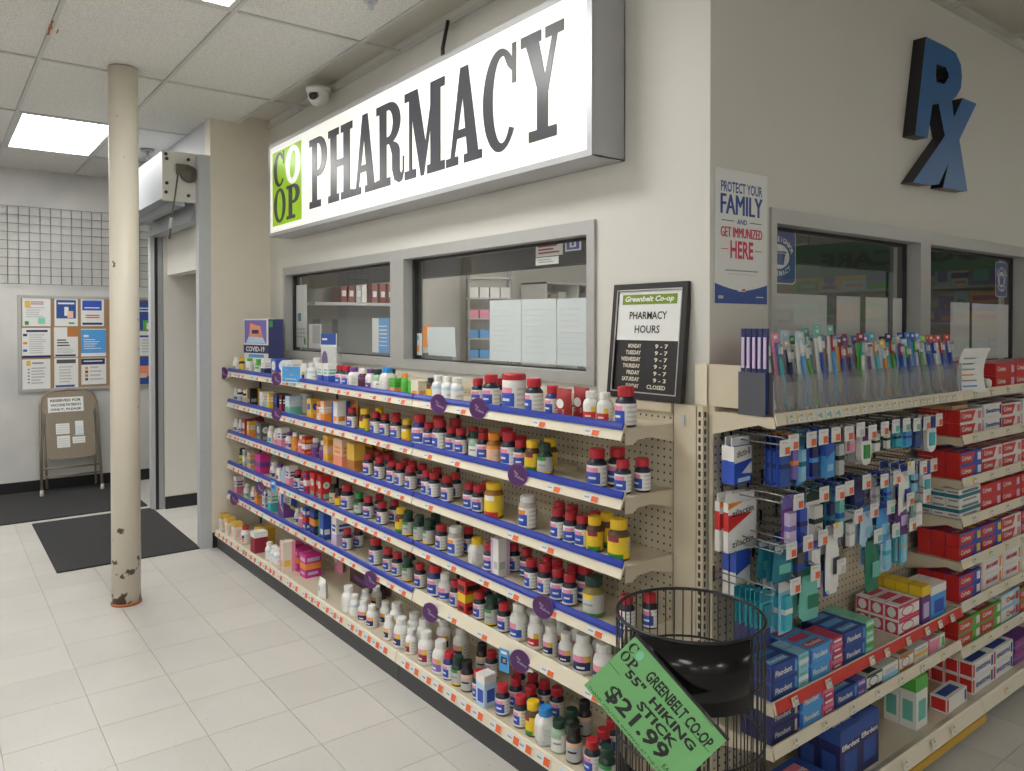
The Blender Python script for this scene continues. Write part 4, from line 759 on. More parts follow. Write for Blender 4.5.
for k in range(3):
    r=thing('shelf_unit',('cream steel wall shelf unit nearest the basket, between corner post and middle unit','middle cream steel wall shelf unit stocked with vitamins','far cream steel wall shelf unit ending at the passage wall')[k],'shelving',G(UN*(k+1)-.002,0,0),AL); units.append(r)
    L=UN-.004
    b=MB(); b.box(0,L,.214,.228,.12,1.225,'pegboard'); b.obj('back_panel',r)
    b=MB(); b.box(0,L,.205,.24,1.225,1.2545,'shelf'); b.obj('top_rail',r)
    b=MB(); b.box(0,L,-.085,.21,.112,.122,'shelf'); strip(b,[(-.08,.122),(-.088,.131),(-.093,.128),(-.102,.088),(-.097,.086),(-.085,.11)],0,L,'liplight'); bd=b.obj('base_deck',r)
    n=(13,13,15)[k]
    for i in range(n):
        x=.04+(L-.08)*(i+.5)/n+random.uniform(-.02,.02)
        if random.random()<.9: O('price_tag',TGB,bd,(x,-.0985,.108))
    MB().box(0,L,-.084,-.08,0,.1,'kick').obj('kick_plate',r)
    for x in (0.004,): MB().box(x,x+.012,.205,.215,.09,1.22,'dark').obj('slot_strip',r)
    for s,z in enumerate(ZT):
        zz=z-.014+(.0 if k!=2 else 0)
        b=MB(); b.box(0,L,.0,.213,zz-.012,zz,'shelf'); b.box(0,.0015,.01,.213,zz-.05,zz-.012,'shelf'); sh_=b.obj('shelf',r)
        # end brackets
        b=MB()
        prof=[(.213,-.058),(.213,-.001),(.02,-.001),(-.002,-.012),(-.004,-.048),(.03,-.05),(.05,-.036),(.11,-.034)]
        b.extr([(y,zz+q_) for y,q_ in prof],(L+.0003,0,0),(0,1,0),(0,0,1),(1,0,0),.002,'shelf'); b.obj('bracket',sh_)
        b=MB(); strip(b,[(y,z+q_) for y,q_ in LIP],.001,L-.001,'liplight'); b.obj('lip',sh_)
        if not(s==4 and k<2 and False):
            if not (s==4 and k==0) :
                x0=.0 if not(s==4 and k==1) else .0
                b=MB(); strip(b,[(y,z+q_) for y,q_ in BLUE],.002,L-.002,'stripblue'); b.obj('color_strip',sh_)
        n=(6,10,16)[k] if s else (5,9,14)[k]
        for i in range(n):
            if random.random()<.1: continue
            x=.03+(L-.06)*(i+.5)/n+random.uniform(-.02,.02)
            O('price_tag',TGG if (k==2 and random.random()<.18) else TG,sh_,(x,-.0165,z-.034))
post=thing('corner_post','cream steel corner post joining the wall rack and the dental rack','post',(-1.599,1.868,0))
MB().box(0,.087,0,.03,0,1.2535,'shelf').obj('post_body',post); MB().box(.089,.112,.002,.028,0,1.2535,'shelf').obj('upright',post)
b=MB()
for i in range(46): b.box(.1125,.1132,.008,.016,.05+.026*i,.066+.026*i,'dark'); b.box(.096,.104,.0012,.002,.05+.026*i,.066+.026*i,'dark')
tag(b.obj('slots',post),kind='stuff')
MB().box(.03,.045,-.006,0,1.19,1.22,'palegrey').obj('plastic_clip',post)
# ================================================================ PRODUCTS
LAB_ROWS=9
def label_mesh(R,z0,z1,style,cs):
    m=MB(); nc=30
    def colr(t,row):
        f=(row+.5)/LAB_ROWS
        c1,c2,c3=cs
        if style=='nm':
            if -80<t<28: 
                if .13<f<.62: return 'white' if (abs(f-.39)<.06 and -45<t<5) else c2
                if .62<f<.9 and -55<t<10: return c3
                return c1
            if 34<t<140: return 'textgrey' if row%2 else 'white'
            return c1
        if style=='yl':
            if -60<t<15 and f>.74: return c3
            if -60<t<40 and f<.25: return c2
            if 60<t<130 and .3<f<.85: return 'textgrey' if row%2 else c1
            return c1
        if style=='gw':
            if f>.78: return c2 if t<30 else c1
            if f<.12: return c3
            if -40<t<20 and .4<f<.55: return 'grey'
            return c1
        if style=='kw':
            if f>.78 : return c2
            if -50<t<30 and .4<f<.55: return 'ink'
            return c1
        if style=='wl':
            if -85<t<40:
                if f<.55 and f>.08: return 'white' if (abs(f-.3)<.05 and -50<t<0) else c1
                if .55<f<.85: return c2 if 0<t<40 else c3
            if 45<t<130: return 'textgrey' if row%2 else 'white'
            return 'white'
        if style=='pl':
            if .3<f<.6 and 35<t<120: return c2 if row%2 else c1
            if f>.8: return c3
            return c1
    for j in range(LAB_ROWS):
        for i in range(nc):
            a0,a1=-180+360*i/nc,-180+360*(i+1)/nc; t=(a0+a1)/2
            P=lambda a,z:(R*math.sin(math.radians(a+30)),-R*math.cos(math.radians(a+30)),z)
            za,zb=z0+(z1-z0)*j/LAB_ROWS,z0+(z1-z0)*(j+1)/LAB_ROWS
            m.add([P(a0,za),P(a1,za),P(a1,zb),P(a0,zb)],[(0,1,2,3)],colr(t,j),True)
    return m.mesh('label')
def bottle_meshes(k):
    d,h,bm,cmn,st,cs,shp,desc=BOT[k]; R=d/2
    bd=MB(); cp_=MB()
    if shp=='b':
        bd.lathe([(R*.9,0),(R*.985,.015*h),(R*.985,.6*h),(R*.93,.655*h),(R*.74,.71*h),(R*.66,.74*h),(R*.66,.79*h)],bm,24); rc,z0,lz=R*.77,.755*h,(.06*h,.585*h)
    elif shp=='w':
        bd.lathe([(R*.9,0),(R*.985,.015*h),(R*.985,.58*h),(R*.94,.64*h),(R*.8,.71*h),(R*.62,.755*h),(R*.58,.8*h)],bm,24); rc,z0,lz=R*.68,.79*h,(.07*h,.56*h)
    elif shp=='j':
        bd.lathe([(R*.9,0),(R*.985,.015*h),(R*.985,.68*h),(R*.9,.76*h),(R*.76,.79*h),(R*.76,.83*h)],bm,24); rc,z0,lz=R*.82,.81*h,(.07*h,.66*h)
    elif shp=='t':
        bd.lathe([(R*.92,0),(R*.985,.02*h),(R*.985,.8*h),(R*.93,.84*h)],bm,24); rc,z0,lz=R*1.0,.83*h,(.06*h,.7*h)
    else:
        bd.lathe([(R*.95,0),(R*1.02,.02*h),(R*1.02,.6*h),(R*.9,.7*h),(R*.62,.77*h),(R*.6,.8*h)],bm,32,sq=5); rc,z0,lz=R*.7,.77*h,None
    cp_.lathe([(rc*.98,z0),(rc,z0+.01*h),(rc,h*.965),(rc*.9,h),(0,h)],cmn,40,rib=.035,smooth=False)
    if lz: lab=label_mesh(R*.99+.0004,lz[0],lz[1],st,cs)
    else:
        m=MB(); w_=R*.66
        for a in range(4):
            c,s=math.cos(a*PI/2),math.sin(a*PI/2); y=-R*.945
            Q=lambda x,z,o=0:(c*x-s*(y-o),s*x+c*(y-o),z)
            m.quad(Q(-w_,.1*h),Q(w_,.1*h),Q(w_,.58*h),Q(-w_,.58*h),cs[0])
            for i in range(5): m.quad(Q(-w_*.7,(.2+.06*i)*h,.0003),Q(w_*random.uniform(.1,.7),(.2+.06*i)*h,.0003),Q(w_*.4,(.225+.06*i)*h,.0003),Q(-w_*.7,(.225+.06*i)*h,.0003),cs[1])
            m.quad(Q(-w_,.1*h,.0002),Q(w_,.1*h,.0002),Q(w_,.16*h,.0002),Q(-w_,.16*h,.0002),cs[2])
        lab=m.mesh('label')
    return bd.mesh('bottle_body'),cp_.mesh('cap'),lab
def carton_mesh(w,d,h,base,design,cs,text=None):
    m=MB(); m.box(-w/2,w/2,-d/2,d/2,0,h,base)
    c1,c2=cs; e=.0004
    F=lambda x0,z0,x1,z1,c,o=e: m.quad((x0*w,-d/2-o,z0*h),(x1*w,-d/2-o,z0*h),(x1*w,-d/2-o,z1*h),(x0*w,-d/2-o,z1*h),c)
    Sd=lambda y0,z0,y1,z1,c,o=e: (m.quad((w/2+o,y0*d,z0*h),(w/2+o,y1*d,z0*h),(w/2+o,y1*d,z1*h),(w/2+o,y0*d,z1*h),c), m.quad((-w/2-o,y1*d,z0*h),(-w/2-o,y0*d,z0*h),(-w/2-o,y0*d,z1*h),(-w/2-o,y1*d,z1*h),c))
    Tp=lambda x0,y0,x1,y1,c,o=e: m.quad((x0*w,y0*d,h+o),(x1*w,y0*d,h+o),(x1*w,y1*d,h+o),(x0*w,y1*d,h+o),c)
    def disc(cx,cz,r,c,side):
        n=18; pts=[(cx+r*math.cos(2*PI*i/n),cz+r*math.sin(2*PI*i/n)) for i in range(n)]
        if side=='F': m.add([(x,-d/2-2*e,z) for x,z in pts],[tuple(range(n))],c)
        else: m.add([(w/2+2*e,x,z) for x,z in pts],[tuple(range(n))],c)
    if design=='low':
        for f in (F,Sd): f(-.5,0,.5,.42,c1); f(-.35,.5,.3,.6,c2); f(-.35,.66,.4,.74,c2)
    elif design=='ovals':
        r=min(w,d,h)*.36; disc(0,h*.62,r,c1,'F'); disc(0,h*.62,min(d,h)*.34,c1,'S'); F(-.3,.08,.3,.26,c2); Sd(-.3,.08,.3,.26,c2)
        for s_ in 'FS': 
            disc(0,h*.62,min(w if s_=='F' else d,h)*.12,c2,s_)
    elif design=='band':
        for f in (F,Sd): f(-.5,.36,.5,.62,c1); f(-.35,.12,.3,.24,c2); f(-.4,.7,.4,.86,c2)
    elif design=='edge':
        F(-.5,0,-.2,1,c1); Sd(.2,0,.5,1,c1); F(-.1,.2,.4,.4,c2); Sd(-.4,.2,.1,.4,c2)
    elif design=='top':
        for f in (F,Sd): f(-.5,.74,.5,1,c1); f(-.3,.15,.35,.55,c2)
        Tp(-.5,-.5,.5,.5,c1)
    elif design=='slash':
        for P,sd in (('F',1),('S',1)):
            if P=='F': q=lambda x,z,o:(x*w,-d/2-o,z*h)
            else: q=lambda x,z,o:(w/2+o,x*d,z*h)
            m.add([q(-.5,.05,e),q(.5,.05,e),q(.5,.3,e),q(-.5,.7,e)],[(0,1,2,3)],c1); m.add([q(.0,.3,2*e),q(.5,.15,2*e),q(.5,1,2*e),q(.1,.95,2*e)],[(0,1,2,3)],c2); m.add([q(0,.42,3*e),q(.45,.25,3*e),q(.45,.38,3*e),q(0,.55,3*e)],[(0,1,2,3)],'yellow')
            for z in (.62,.7,.78): m.add([q(-.4,z,2*e),q(-.05,z,2*e),q(-.05,z+.04,2*e),q(-.4,z+.04,2*e)],[(0,1,2,3)],'grey')
    elif design=='paste':   # toothpaste: swoosh block and end colour
        m.add([(-.5*w,-d/2-e,.1*h),(.05*w,-d/2-e,.1*h),(.2*w,-d/2-e,.9*h),(-.5*w,-d/2-e,.9*h)],[(0,1,2,3)],c1); F(.3,.2,.46,.8,c2); Sd(-.5,0,.5,1,c1); Tp(-.5,-.4,.1,.4,c1); Tp(.2,-.3,.45,.3,c2)
        pass
    elif design=='ends':
        Sd(-.42,.1,.42,.9,c1); F(-.5,.08,-.42,.92,c1); F(.38,.15,.47,.85,c2); Tp(-.42,-.3,.3,.3,c2)
    elif design=='oval':
        F(-.5,0,.5,.18,c1); F(-.5,.82,.5,1,c1); Sd(-.45,.08,.45,.92,c1); Tp(-.3,-.35,.3,.35,c1)
        n=20
        m.add([(-.08*w+.3*w*math.cos(2*PI*i/n),-d/2-2*e,h/2+.36*h*math.sin(2*PI*i/n)) for i in range(n)],[tuple(range(n))],c1); m.add([(-.08*w+.26*w*math.cos(2*PI*i/n),-d/2-3*e,h/2+.27*h*math.sin(2*PI*i/n)) for i in range(n)],[tuple(range(n))],'white')
        m.add([(w/2+2*e if s_>0 else -w/2-2*e, s_*.3*d*math.cos(2*PI*i/n),h/2+.34*h*math.sin(2*PI*i/n)) for s_ in (-1,) for i in range(n)],[tuple(range(n))],'white')
    me=m.mesh('carton_body'); tm_=None
    if text:
        t=MB(); s,tc,fx,fz,fw_,fh=text
        put_text(t,s,(fx*w,-d/2-.0016,fz*h),(1,0,0),(0,0,1),tc,1,fit=(fw_*w,fh*h),bold=.03)
        tm_=[t.mesh('lettering')]
        if len(s)<11:
            t=MB(); put_text(t,s,(fx*w,0,h+.0012),(1,0,0),(0,1,0),tc,1,fit=(fw_*w,min(.45*d,fh*h)),bold=.03); tm_.append(t.mesh('lettering'))
    return me,tm_
def pouch_mesh(w,d,h,base,acc):
    m=MB(); nx,nz=8,10; vs=[];fs=[]
    for s in (-1,1):
        for j in range(nz+1):
            for i in range(nx+1):
                x=-1+2*i/nx; z=j/nz; b_=(1-x**4)*(1-(abs(2*z-.75)/1.25)**2.2 if z>.375 else 1)
                vs.append((x*w/2*(1-.06*math.sin(PI*z)),s*(d/2*max(0,b_)*(.25 if z>.95 else 1)+.0006),z*h))
    o=(nx+1)*(nz+1)
    for j in range(nz):
        for i in range(nx):
            a=j*(nx+1)+i; fs.append((a,a+1,a+nx+2,a+nx+1)); fs.append((o+a,o+a+nx+1,o+a+nx+2,o+a+1))
    m.add(vs,fs,base,True)
    n=16; m.add([(w*.24*math.cos(2*PI*i/n),-d/2-.0012,h*.5+h*.16*math.sin(2*PI*i/n)) for i in range(n)],[tuple(range(n))],acc)
    for i in range(3): m.quad((-w*.3,-d/2*.9-.0015,h*(.16+.06*i)),(w*.25,-d/2*.9-.0015,h*(.16+.06*i)),(w*.25,-d/2*.95-.0015,h*(.185+.06*i)),(-w*.3,-d/2*.95-.0015,h*(.185+.06*i)),acc)
    return m.mesh('pouch')
proto={}
SHN=['','top vitamin shelf','second vitamin shelf','third vitamin shelf','fourth vitamin shelf','fifth vitamin shelf','bottom vitamin deck']
RWN=['','front row','second row','third row','back row']
random.seed(11)
for s in range(1,7):
    its=[t.split(',') for t in LEFT[s].split()]; its=[(a,int(b),float(c),float(d)) for a,b,c,d in its]
    zz=(ZT[s-1]-.0138) if s<6 else .1222
    for r_ in (1,2,3,4):
        row=sorted([t for t in its if t[1]==r_],key=lambda t:t[2]); n=len(row)
        for i,(k,_,u,d) in enumerate(row):
            pos=f"{ORD[i+1]} from right" if i+1<=(n+1)//2 else (f"{ORD[n-i]} from left" if n-i>1 else 'leftmost')
            if i==0: pos='rightmost'
            if n==1: pos='alone'
            loc=G(u,d,zz)
            where=f"{pos} in {RWN[r_]}, {SHN[s]}"
            if k in BOT:
                if k not in proto: proto[k]=bottle_meshes(k)
                bm,cm_,lm=proto[k]
                nm='vitamin_bottle' if BOT[k][6] in 'bw' else ('supplement_jar' if BOT[k][6] in 'jt' else 'square_bottle')
                t=thing(nm,BOT[k][7]+', '+where,'bottle',loc,AL+math.radians(random.gauss(0,14)),'bottles on the vitamin shelves')
                O('bottle_body',bm,t); O('cap',cm_,t); O('label',lm,t)
            elif k in CAR:
                w_,d_,h_,base,des,cs,desc=CAR[k]
                if k not in proto: proto[k]=carton_mesh(w_,d_,h_,base,des,cs)[0]
                tag(O('carton',proto[k],None,loc,(0,0,AL+math.radians(random.gauss(0,1.5)))),desc+', '+where,'carton','cartons on the vitamin shelves')
            else:
                w_,d_,h_,base,acc,desc=POU[k]
                if k not in proto: proto[k]=pouch_mesh(w_,d_,h_,base,acc)
                tag(O('pouch',proto[k],None,loc,(0,0,AL)),desc+', '+where,'pouch')
# purple round shelf talkers and blue cards clipped to the lips
def disc_tag(u,z,d,label,rz=.35):
    t=thing('shelf_talker',label,'shelf tag',G(u,d,z),AL+rz,'round purple shelf tags')
    m=MB(); m.extr([(.04*math.cos(2*PI*i/28),.04*math.sin(2*PI*i/28)) for i in range(28)],(0,0,0),(1,0,0),(0,0,1),(0,-1,0),.0012,'purple'); m.obj('rim',t)
    m=MB(); m.extr([(.037*math.cos(2*PI*i/28),.037*math.sin(2*PI*i/28)) for i in range(28)],(0,-.0012,0),(1,0,0),(0,0,1),(0,-1,0),.0004,'discpurple'); m.obj('disc',t)
    m=MB(); put_text(m,'The',(-.006,-.0018,.008),(1,0,-.3),(.3,0,1),'lilac',1,fit=(.018,.009)); put_text(m,'Wellness',(.008,-.0018,-.008),(1,0,-.3),(.3,0,1),'lilac',1,fit=(.038,.009)); m.obj('lettering',t)
    m=MB(); m.box(.02,.05,.0,.006,-.03,-.018,'tagwhite'); m.obj('clip',t)
for u,z,lab in DISCS: disc_tag(u,z,-.032,lab)
def card(u,z0,z1,w_,d,label,base,pr,rz=.3,name='shelf_card'):
    t=thing(name,label,'shelf tag',G(u,d,z0),AL+rz); h=z1-z0
    MB().box(-w_/2,w_/2,-.0012,0,0,h,base).obj('card',t); m=MB()
    for a,b_,c,e_,mm in pr: m.quad((a*w_,-.0016,b_*h),(c*w_,-.0016,b_*h),(c*w_,-.0016,e_*h),(a*w_,-.0016,e_*h),mm)
    m.obj('print',t)
card(2.50,1.178,1.272,.17,-.03,'bright blue square shelf card hanging on the top vitamin shelf','white',[(-.45,.05,.45,.97,'sky'),(-.3,.72,.3,.8,'white'),(-.08,.42,.1,.56,'white'),(-.3,.2,.25,.26,'white')])
card(.556,.268,.35,.045,-.034,'small sky blue shelf card with tick on the fifth vitamin shelf','sky',[(-.3,.78,.3,.9,'white'),(-.3,.35,.3,.65,'navy'),(-.12,.42,.2,.58,'white')],.2)
card(2.766,.525,.59,.05,-.034,'small sky blue shelf card hanging on the fourth vitamin shelf','sky',[(-.3,.7,.3,.85,'white'),(-.3,.3,.3,.6,'blue')],.2)
# leaflet holders behind the top shelf
t=thing('leaflet_display','white leaflet holder headed COVID-19 at the far end of top shelf','leaflet holder',G(3.46,.13,1.2905),AL+.22)
MB().box(-.16,.16,-.01,.02,-.1,.25,'paper').obj('backing_card',t); m=MB(); m.quad((-.15,-.0105,.085),(.11,-.0105,.085),(.11,-.0105,.24),(-.15,-.0105,.24),'violet'); m.quad((-.1,-.011,.09),(.08,-.011,.09),(.04,-.011,.2),(-.08,-.011,.22),'salmon'); m.quad((-.13,-.0112,.088),(.1,-.0112,.088),(.07,-.0112,.125),(-.1,-.0112,.13),'paleblue'); m.quad((-.06,-.0115,.15),(.02,-.0115,.15),(.02,-.0115,.175),(-.06,-.0115,.175),'navy'); m.quad((-.16,-.011,.02),(.16,-.011,.02),(.16,-.011,.075),(-.16,-.011,.075),'navy')
put_text(m,'COVID-19',(-.02,-.012,.047),(1,0,0),(0,0,1),'white',1,fit=(.22,.034),bold=.03); m.quad((-.1,-.011,-.01),(.08,-.011,-.01),(.08,-.011,.012),(-.1,-.011,.012),'sky'); m.obj('print',t)
t=thing('easel_sign','dark navy easel card standing beside the left window frame','sign',G(3.17,.14,1.2355),AL+.75); MB().box(-.05,.05,-.006,0,-.04,.3,'navy').obj('card',t); m=MB(); m.quad((-.045,-.0066,.25),(-.02,-.0066,.25),(-.02,-.0066,.29),(-.045,-.0066,.29),'green'); m.obj('print',t); MB().add([(0,0,.2),(0,.03,-.04),(0,0,-.04)],[(0,1,2)],'navy').obj('easel_strut',t)
t=thing('leaflet_display','clear holder of purple and white leaflets on the top vitamin shelf','leaflet holder',G(2.36,.14,1.1905),AL+.3)
MB().box(-.07,.05,-.008,.0,.0,.262,'paper').obj('leaflet',t); m=MB(); m.quad((-.07,-.0085,.2),(.05,-.0085,.2),(.05,-.0085,.262),(-.07,-.0085,.262),'posterblue'); m.quad((-.06,-.009,.225),(-.02,-.009,.225),(-.02,-.009,.235),(-.06,-.009,.235),'white'); m.extr([(-.04+.025*math.cos(2*PI*i/20),.11+.055*math.sin(2*PI*i/20)) for i in range(20)],(0,-.0085,0),(1,0,0),(0,0,1),(0,-1,0),.0004,'purple'); m.obj('print',t)
m=MB(); m.box(-.075,.09,-.016,-.014,0,.19,'blister'); m.box(.088,.09,-.014,.0,0,.26,'blister'); m.obj('clear_holder',t)
# cardboard dividers lying on shelves
tag(MB().box(-.13,.13,-.03,.03,0,.018,'shelf').obj('shelf_divider',None,G(.53,.14,ZT[1]-.0138),(0,0,AL)),'low cream divider strip lying bare on the second vitamin shelf','divider')
# ================================================================ DENTAL RACK (right wall), two units; local x runs along +Y, front is local -y
def RG(y,d,z): return (-1.255-d,y,z)   # d = depth behind the lip line
RY0=1.892; RU=1.2195
LIP2=[(.0,.0),(-.002,-.002),(-.010,-.034),(-.007,-.036),(.0,-.008)]
TGR=tagmesh(.03,.024,[(-.4,-.05,-.05,.42,'tagyellow'),(-.2,.42,-.4,-.15,'palegrey'),(.05,.42,.1,.4,'grey')],.3)
TGR2=tagmesh(.03,.024,[(-.3,.0,-.2,.1,'grey'),(.05,.42,-.4,.3,'seagreen')],.3)
for k in range(2):
    r=thing('shelf_unit',('cream steel dental rack unit with peg wall beside the corner post','second dental rack unit full of toothpaste cartons at right edge')[k],'shelving',(-1.255,RY0+RU*k,0),PI/2); L=RU-.004
    MB().box(0,L,.212,.226,.09,1.225,'pegboard').obj('back_panel',r); MB().box(0,L,.205,.23,1.225,1.2535,'shelf').obj('top_rail',r)
    b=MB(); b.box(0,L,-.04,.21,.082,.09,'shelf'); strip(b,[(-.04,.09),(-.07,.104),(-.076,.1),(-.09,.058),(-.086,.055),(-.05,.08)],0,L,'liplight'); bd=b.obj('base_deck',r)
    if k==0:
        b=MB(); strip(b,[(-.0865,.054),(-.0925,.054),(-.0945,.03),(-.088,.03)],0,L,'stripyellow'); b.obj('yellow_strip',bd)
    MB().box(0,L,-.03,-.025,0,.082,'kick').obj('kick_plate',r)
    for x in (.35,.6,.8,.95) if k==0 else (.2,.5,.8): O('price_tag',TGR,bd,(x,-.088,.082))
    zs=[(1.252,.0)]+([(.432,0),(.305,.012)] if k==0 else [(1.082,0),(.918,0),(.768,0),(.605,0),(.442,0),(.265,0)])
    for j,(z,off) in enumerate(zs):
        zz=z-.012
        b=MB(); b.box(0,L,.0,.212,zz-.012,zz,'shelf'); s_=b.obj('shelf',r)
        prof=[(.212,-.07),(.212,-.001),(.0,-.001),(-.006,-.03),(.02,-.032),(.05,-.026)]
        b=MB(); b.extr([(-y,zz+q_) for y,q_ in prof][::-1],(-.0022,0,0),(0,-1,0),(0,0,1),(1,0,0),.002,'shelf'); b.obj('bracket',s_)
        b=MB(); strip(b,[(y,z+q_) for y,q_ in LIP2],.0,L,'liplight'); b.obj('lip',s_)
        if k==0 and j==1:
            b=MB(); strip(b,[(-.0025,z-.002),(-.0035,z-.003),(-.0115,z-.034),(-.0105,z-.035)],.005,L-.005,'stripred'); b.obj('red_strip',s_)
            for x in (.09,.27,.53,.63,.78,.92,1.02,1.12): O('price_tag',TGR,s_,(x,-.0125,z-.019))
        else:
            n=22 if j==0 and k==0 else 7
            for i in range(n): O('price_tag',TGR if not(j==0 and k==0 and 2<i<6) else TGR2,s_,(.05+(L-.1)*(i+.3)/n,-.0085,z-.019))
# cream end fence on the toothbrush shelf
t=thing('end_fence','bent cream steel end panel standing on the toothbrush shelf by the corner','panel',(-1.46,1.9,1.2545))
b=MB(); b.extr([(-.075,0),(-.03,0),(-.03,.13),(-.075,.125)],(0,-.006,0),(1,0,0),(0,0,1),(0,-1,0),.003,'liplight'); b.extr([(-.028,0),(.112,0),(.112,.128),(-.028,.128)],(0,-.0,0),(1,0,0),(0,0,1),(0,-1,0),.003,'shelf'); b.obj('sheet',t)
# ---- toothbrush display
ty0,ty1=1.905,3.135; ZS=1.2405
tb=thing('toothbrush_display','clear acrylic bin display holding toothbrushes along the top shelf','display bin',(-1.268,ty0,ZS),PI/2); TL=ty1-ty0; NB=22
MB().box(0,TL,0,.1,0,.004,'acrylic').obj('floor_tray',tb)
step=TL/NB
for i in range(1,NB+1): MB().box(i*step-.001,i*step+.001,0,.1,.004,.115,'acrylic').obj('divider',tb)
MB().box(0,.002,0,.1,.004,.125,'acrylicdark').obj('side_panel',tb)
for i in range(NB): MB().box(i*step+.002,(i+1)*step-.002,-.002,0,.004,.095+(.02 if i%3==0 else 0),'acrylic').obj('front_panel',tb)
MB().box(0,TL,.1,.102,.004,.1,'acrylic').obj('back_panel',tb)
# toothbrush packs: card, handle, head, bristles, blister
TBK=[ # x offset, height, card colour, handle, head, accent
 ('pink',.225,'rose','white','orange',0,'pink-carded toothbrush with white handle'),('pink',.235,'pink','teal','sky',1,'pink-carded toothbrush with teal brush'),
 ('paleclear',.215,'navy','navy','white',0,'loop-handled navy tongue brush'),('paleblue',.245,'white','sky','white',0,'white and blue toothbrush in tall clear pack'),
 ('leafgreen',.235,'white','leafgreen','white',1,'green-topped slim toothbrush pack'),('seagreen',.25,'white','blue','white',0,'teal-topped sensitive toothbrush pack'),('seagreen',.265,'white','sky','capred',1,'tall teal-topped toothbrush pack with red tab'),
 ('darkmaroon',.225,'gold','blue','red',0,"children's toothbrush pack with yellow cartoon colours"),('purple',.22,'violet','navy','red',1,'purple toothbrush pack'),('maroon',.225,'leafgreen','white','teal',0,'maroon-topped green toothbrush pack'),
 ('violet',.22,'lilac','purple','white',0,'violet-topped lilac toothbrush pack'),('teal',.225,'white','teal','orange',1,'teal-topped white toothbrush pack'),('gold',.215,'paleblue','orange','white',0,'gold-topped pale blue toothbrush pack'),
 ('navy',.225,'teal','leafgreen','red',1,'navy-topped teal and green toothbrush pack'),('palegrey',.225,'sky','blue','red',0,'clear toothbrush pack with blue brush and red foot'),('aqua',.215,'aqua','blue','leafgreen',1,'aqua toothbrush pack with green label'),
 ('blue',.225,'sky','lilac','leafgreen',0,'blue-carded toothbrush pack with lilac brush'),('sky',.225,'blue','leafgreen','white',1,'blue-carded toothbrush pack with green brush'),('lime',.215,'white','blue','sky',0,'white and blue toothbrush with lime card'),
 ('red',.225,'blue','white','blue',1,'red-topped blue toothbrush pack'),('red',.22,'white','blue','capred',0,'red-topped white toothbrush pack'),('red',.22,'blue','blue','white',1,'last red-topped toothbrush pack beside the leaflet')]
for i,(cc,h,bc,hc,hd,o_,desc) in enumerate(TBK):
    if i>=NB: break
    y=ty0+step*(i+.5)
    for q_ in range(2):
        p=thing('toothbrush_pack',desc+(', front of its bin' if q_==0 else ', behind its twin in the same bin'),'toothbrush',(-1.268-.022-.04*q_,y,ZS+.005),PI/2+math.radians(random.gauss(0,3)),'toothbrush packs in the display')
        p.rotation_euler=(math.radians(-6+random.gauss(0,2)),math.radians(random.gauss(0,1.2)),p.rotation_euler[2]); hh=h*random.uniform(.95,1.03)
        w_=.0215
        MB().box(-w_,w_,.0,.0015,0,hh*.86,bc).box(-w_,w_,.0,.0015,hh*.86,hh,cc).box(-w_*.9,w_*.9,-.0003,0,hh*.05,hh*.2,cc).box(-.008,.008,-.0008,0,hh*.93,hh*.97,'white').obj('card',p)
        b=MB(); b.tube([(.004,-.008,.012),(-.003,-.009,hh*.2),(.005,-.009,hh*.38),(-.002,-.009,hh*.52),(0,-.007,hh*.68)],.0065,hc,8); b.obj('brush_handle',p)
        b=MB(); b.tube([(0,-.006,hh*.66),(0,-.0055,hh*.72),(0,-.0055,hh*.86)],.005,hd,8); b.box(-.006,.006,-.0095,-.003,hh*.72,hh*.88,hd); b.obj('brush_head',p)
        MB().box(-.0055,.0055,-.018,-.0095,hh*.73,hh*.86,'white').box(-.0055,.0055,-.0182,-.0096,hh*.82,hh*.86,hc).obj('bristles',p)
        MB().box(-.015,.015,-.0195,-.0188,hh*.45,hh*.9,'blister').obj('blister',p)
# navy five-brush packs seen end-on at the corner of the display
for i in range(5):
    p=thing('toothbrush_pack',f"narrow navy travel brush tube, {ORD[i+1]} from the back in the dark end bin",'toothbrush',(-1.362+.0185*i,1.896,ZS+.006),0,'navy brush tubes in the end bin')
    MB().box(-.008,.008,0,.006,0,.245,'navy').obj('tube_card',p); MB().box(-.0045,.0045,-.003,0,.13,.22,'lilac').obj('brush_head',p); MB().box(-.005,.005,-.0035,0,.01,.12,'posterblue').obj('brush_handle',p)
MB().box(-.086,.005,-.008,-.0065,.0,.125,'acrylicdark').obj('end_panel',tb)
bpy.data.objects['end_panel'].parent=None; bpy.data.objects['end_panel'].location=(-1.285,1.8935,ZS); tag(bpy.data.objects['end_panel'],'dark tinted acrylic panel fronting the navy brush tubes','panel'); bpy.data.objects['end_panel'].name='tinted_panel'
t=thing('leaflet_stand','white curled leaflet stand after the last toothbrush on top shelf','leaflet',(-1.262,3.2,ZS),PI/2-.25)
b=MB(); n=8
vs=[(-.07+.05*(j/n)**2,-.01-.0+.04*math.sin(j/n*2.2)*.6,.17*j/n) for j in range(n+1)]; v2=[(x+.15,y,z) for x,y,z in vs]; k0=len(vs)
b.add(vs+v2+[(x,y+.0015,z) for x,y,z in vs+v2],[(j,k0+j,k0+j+1,j+1) for j in range(n)]+[(2*k0+j,2*k0+j+1,3*k0+j+1,3*k0+j) for j in range(n)],'paper'); b.obj('leaflet',t)
b=MB()
for j in range(1,7):
    x,y,z=vs[j]; b.quad((x+.022,y-.0012,z),(x+.022+.1*random.uniform(.5,1),y-.0012,z),(x+.1,y-.0012,z+.006),(x+.022,y-.0012,z+.006),('grey','sky','grey','orange','grey','green','grey')[j])
b.obj('print',t)
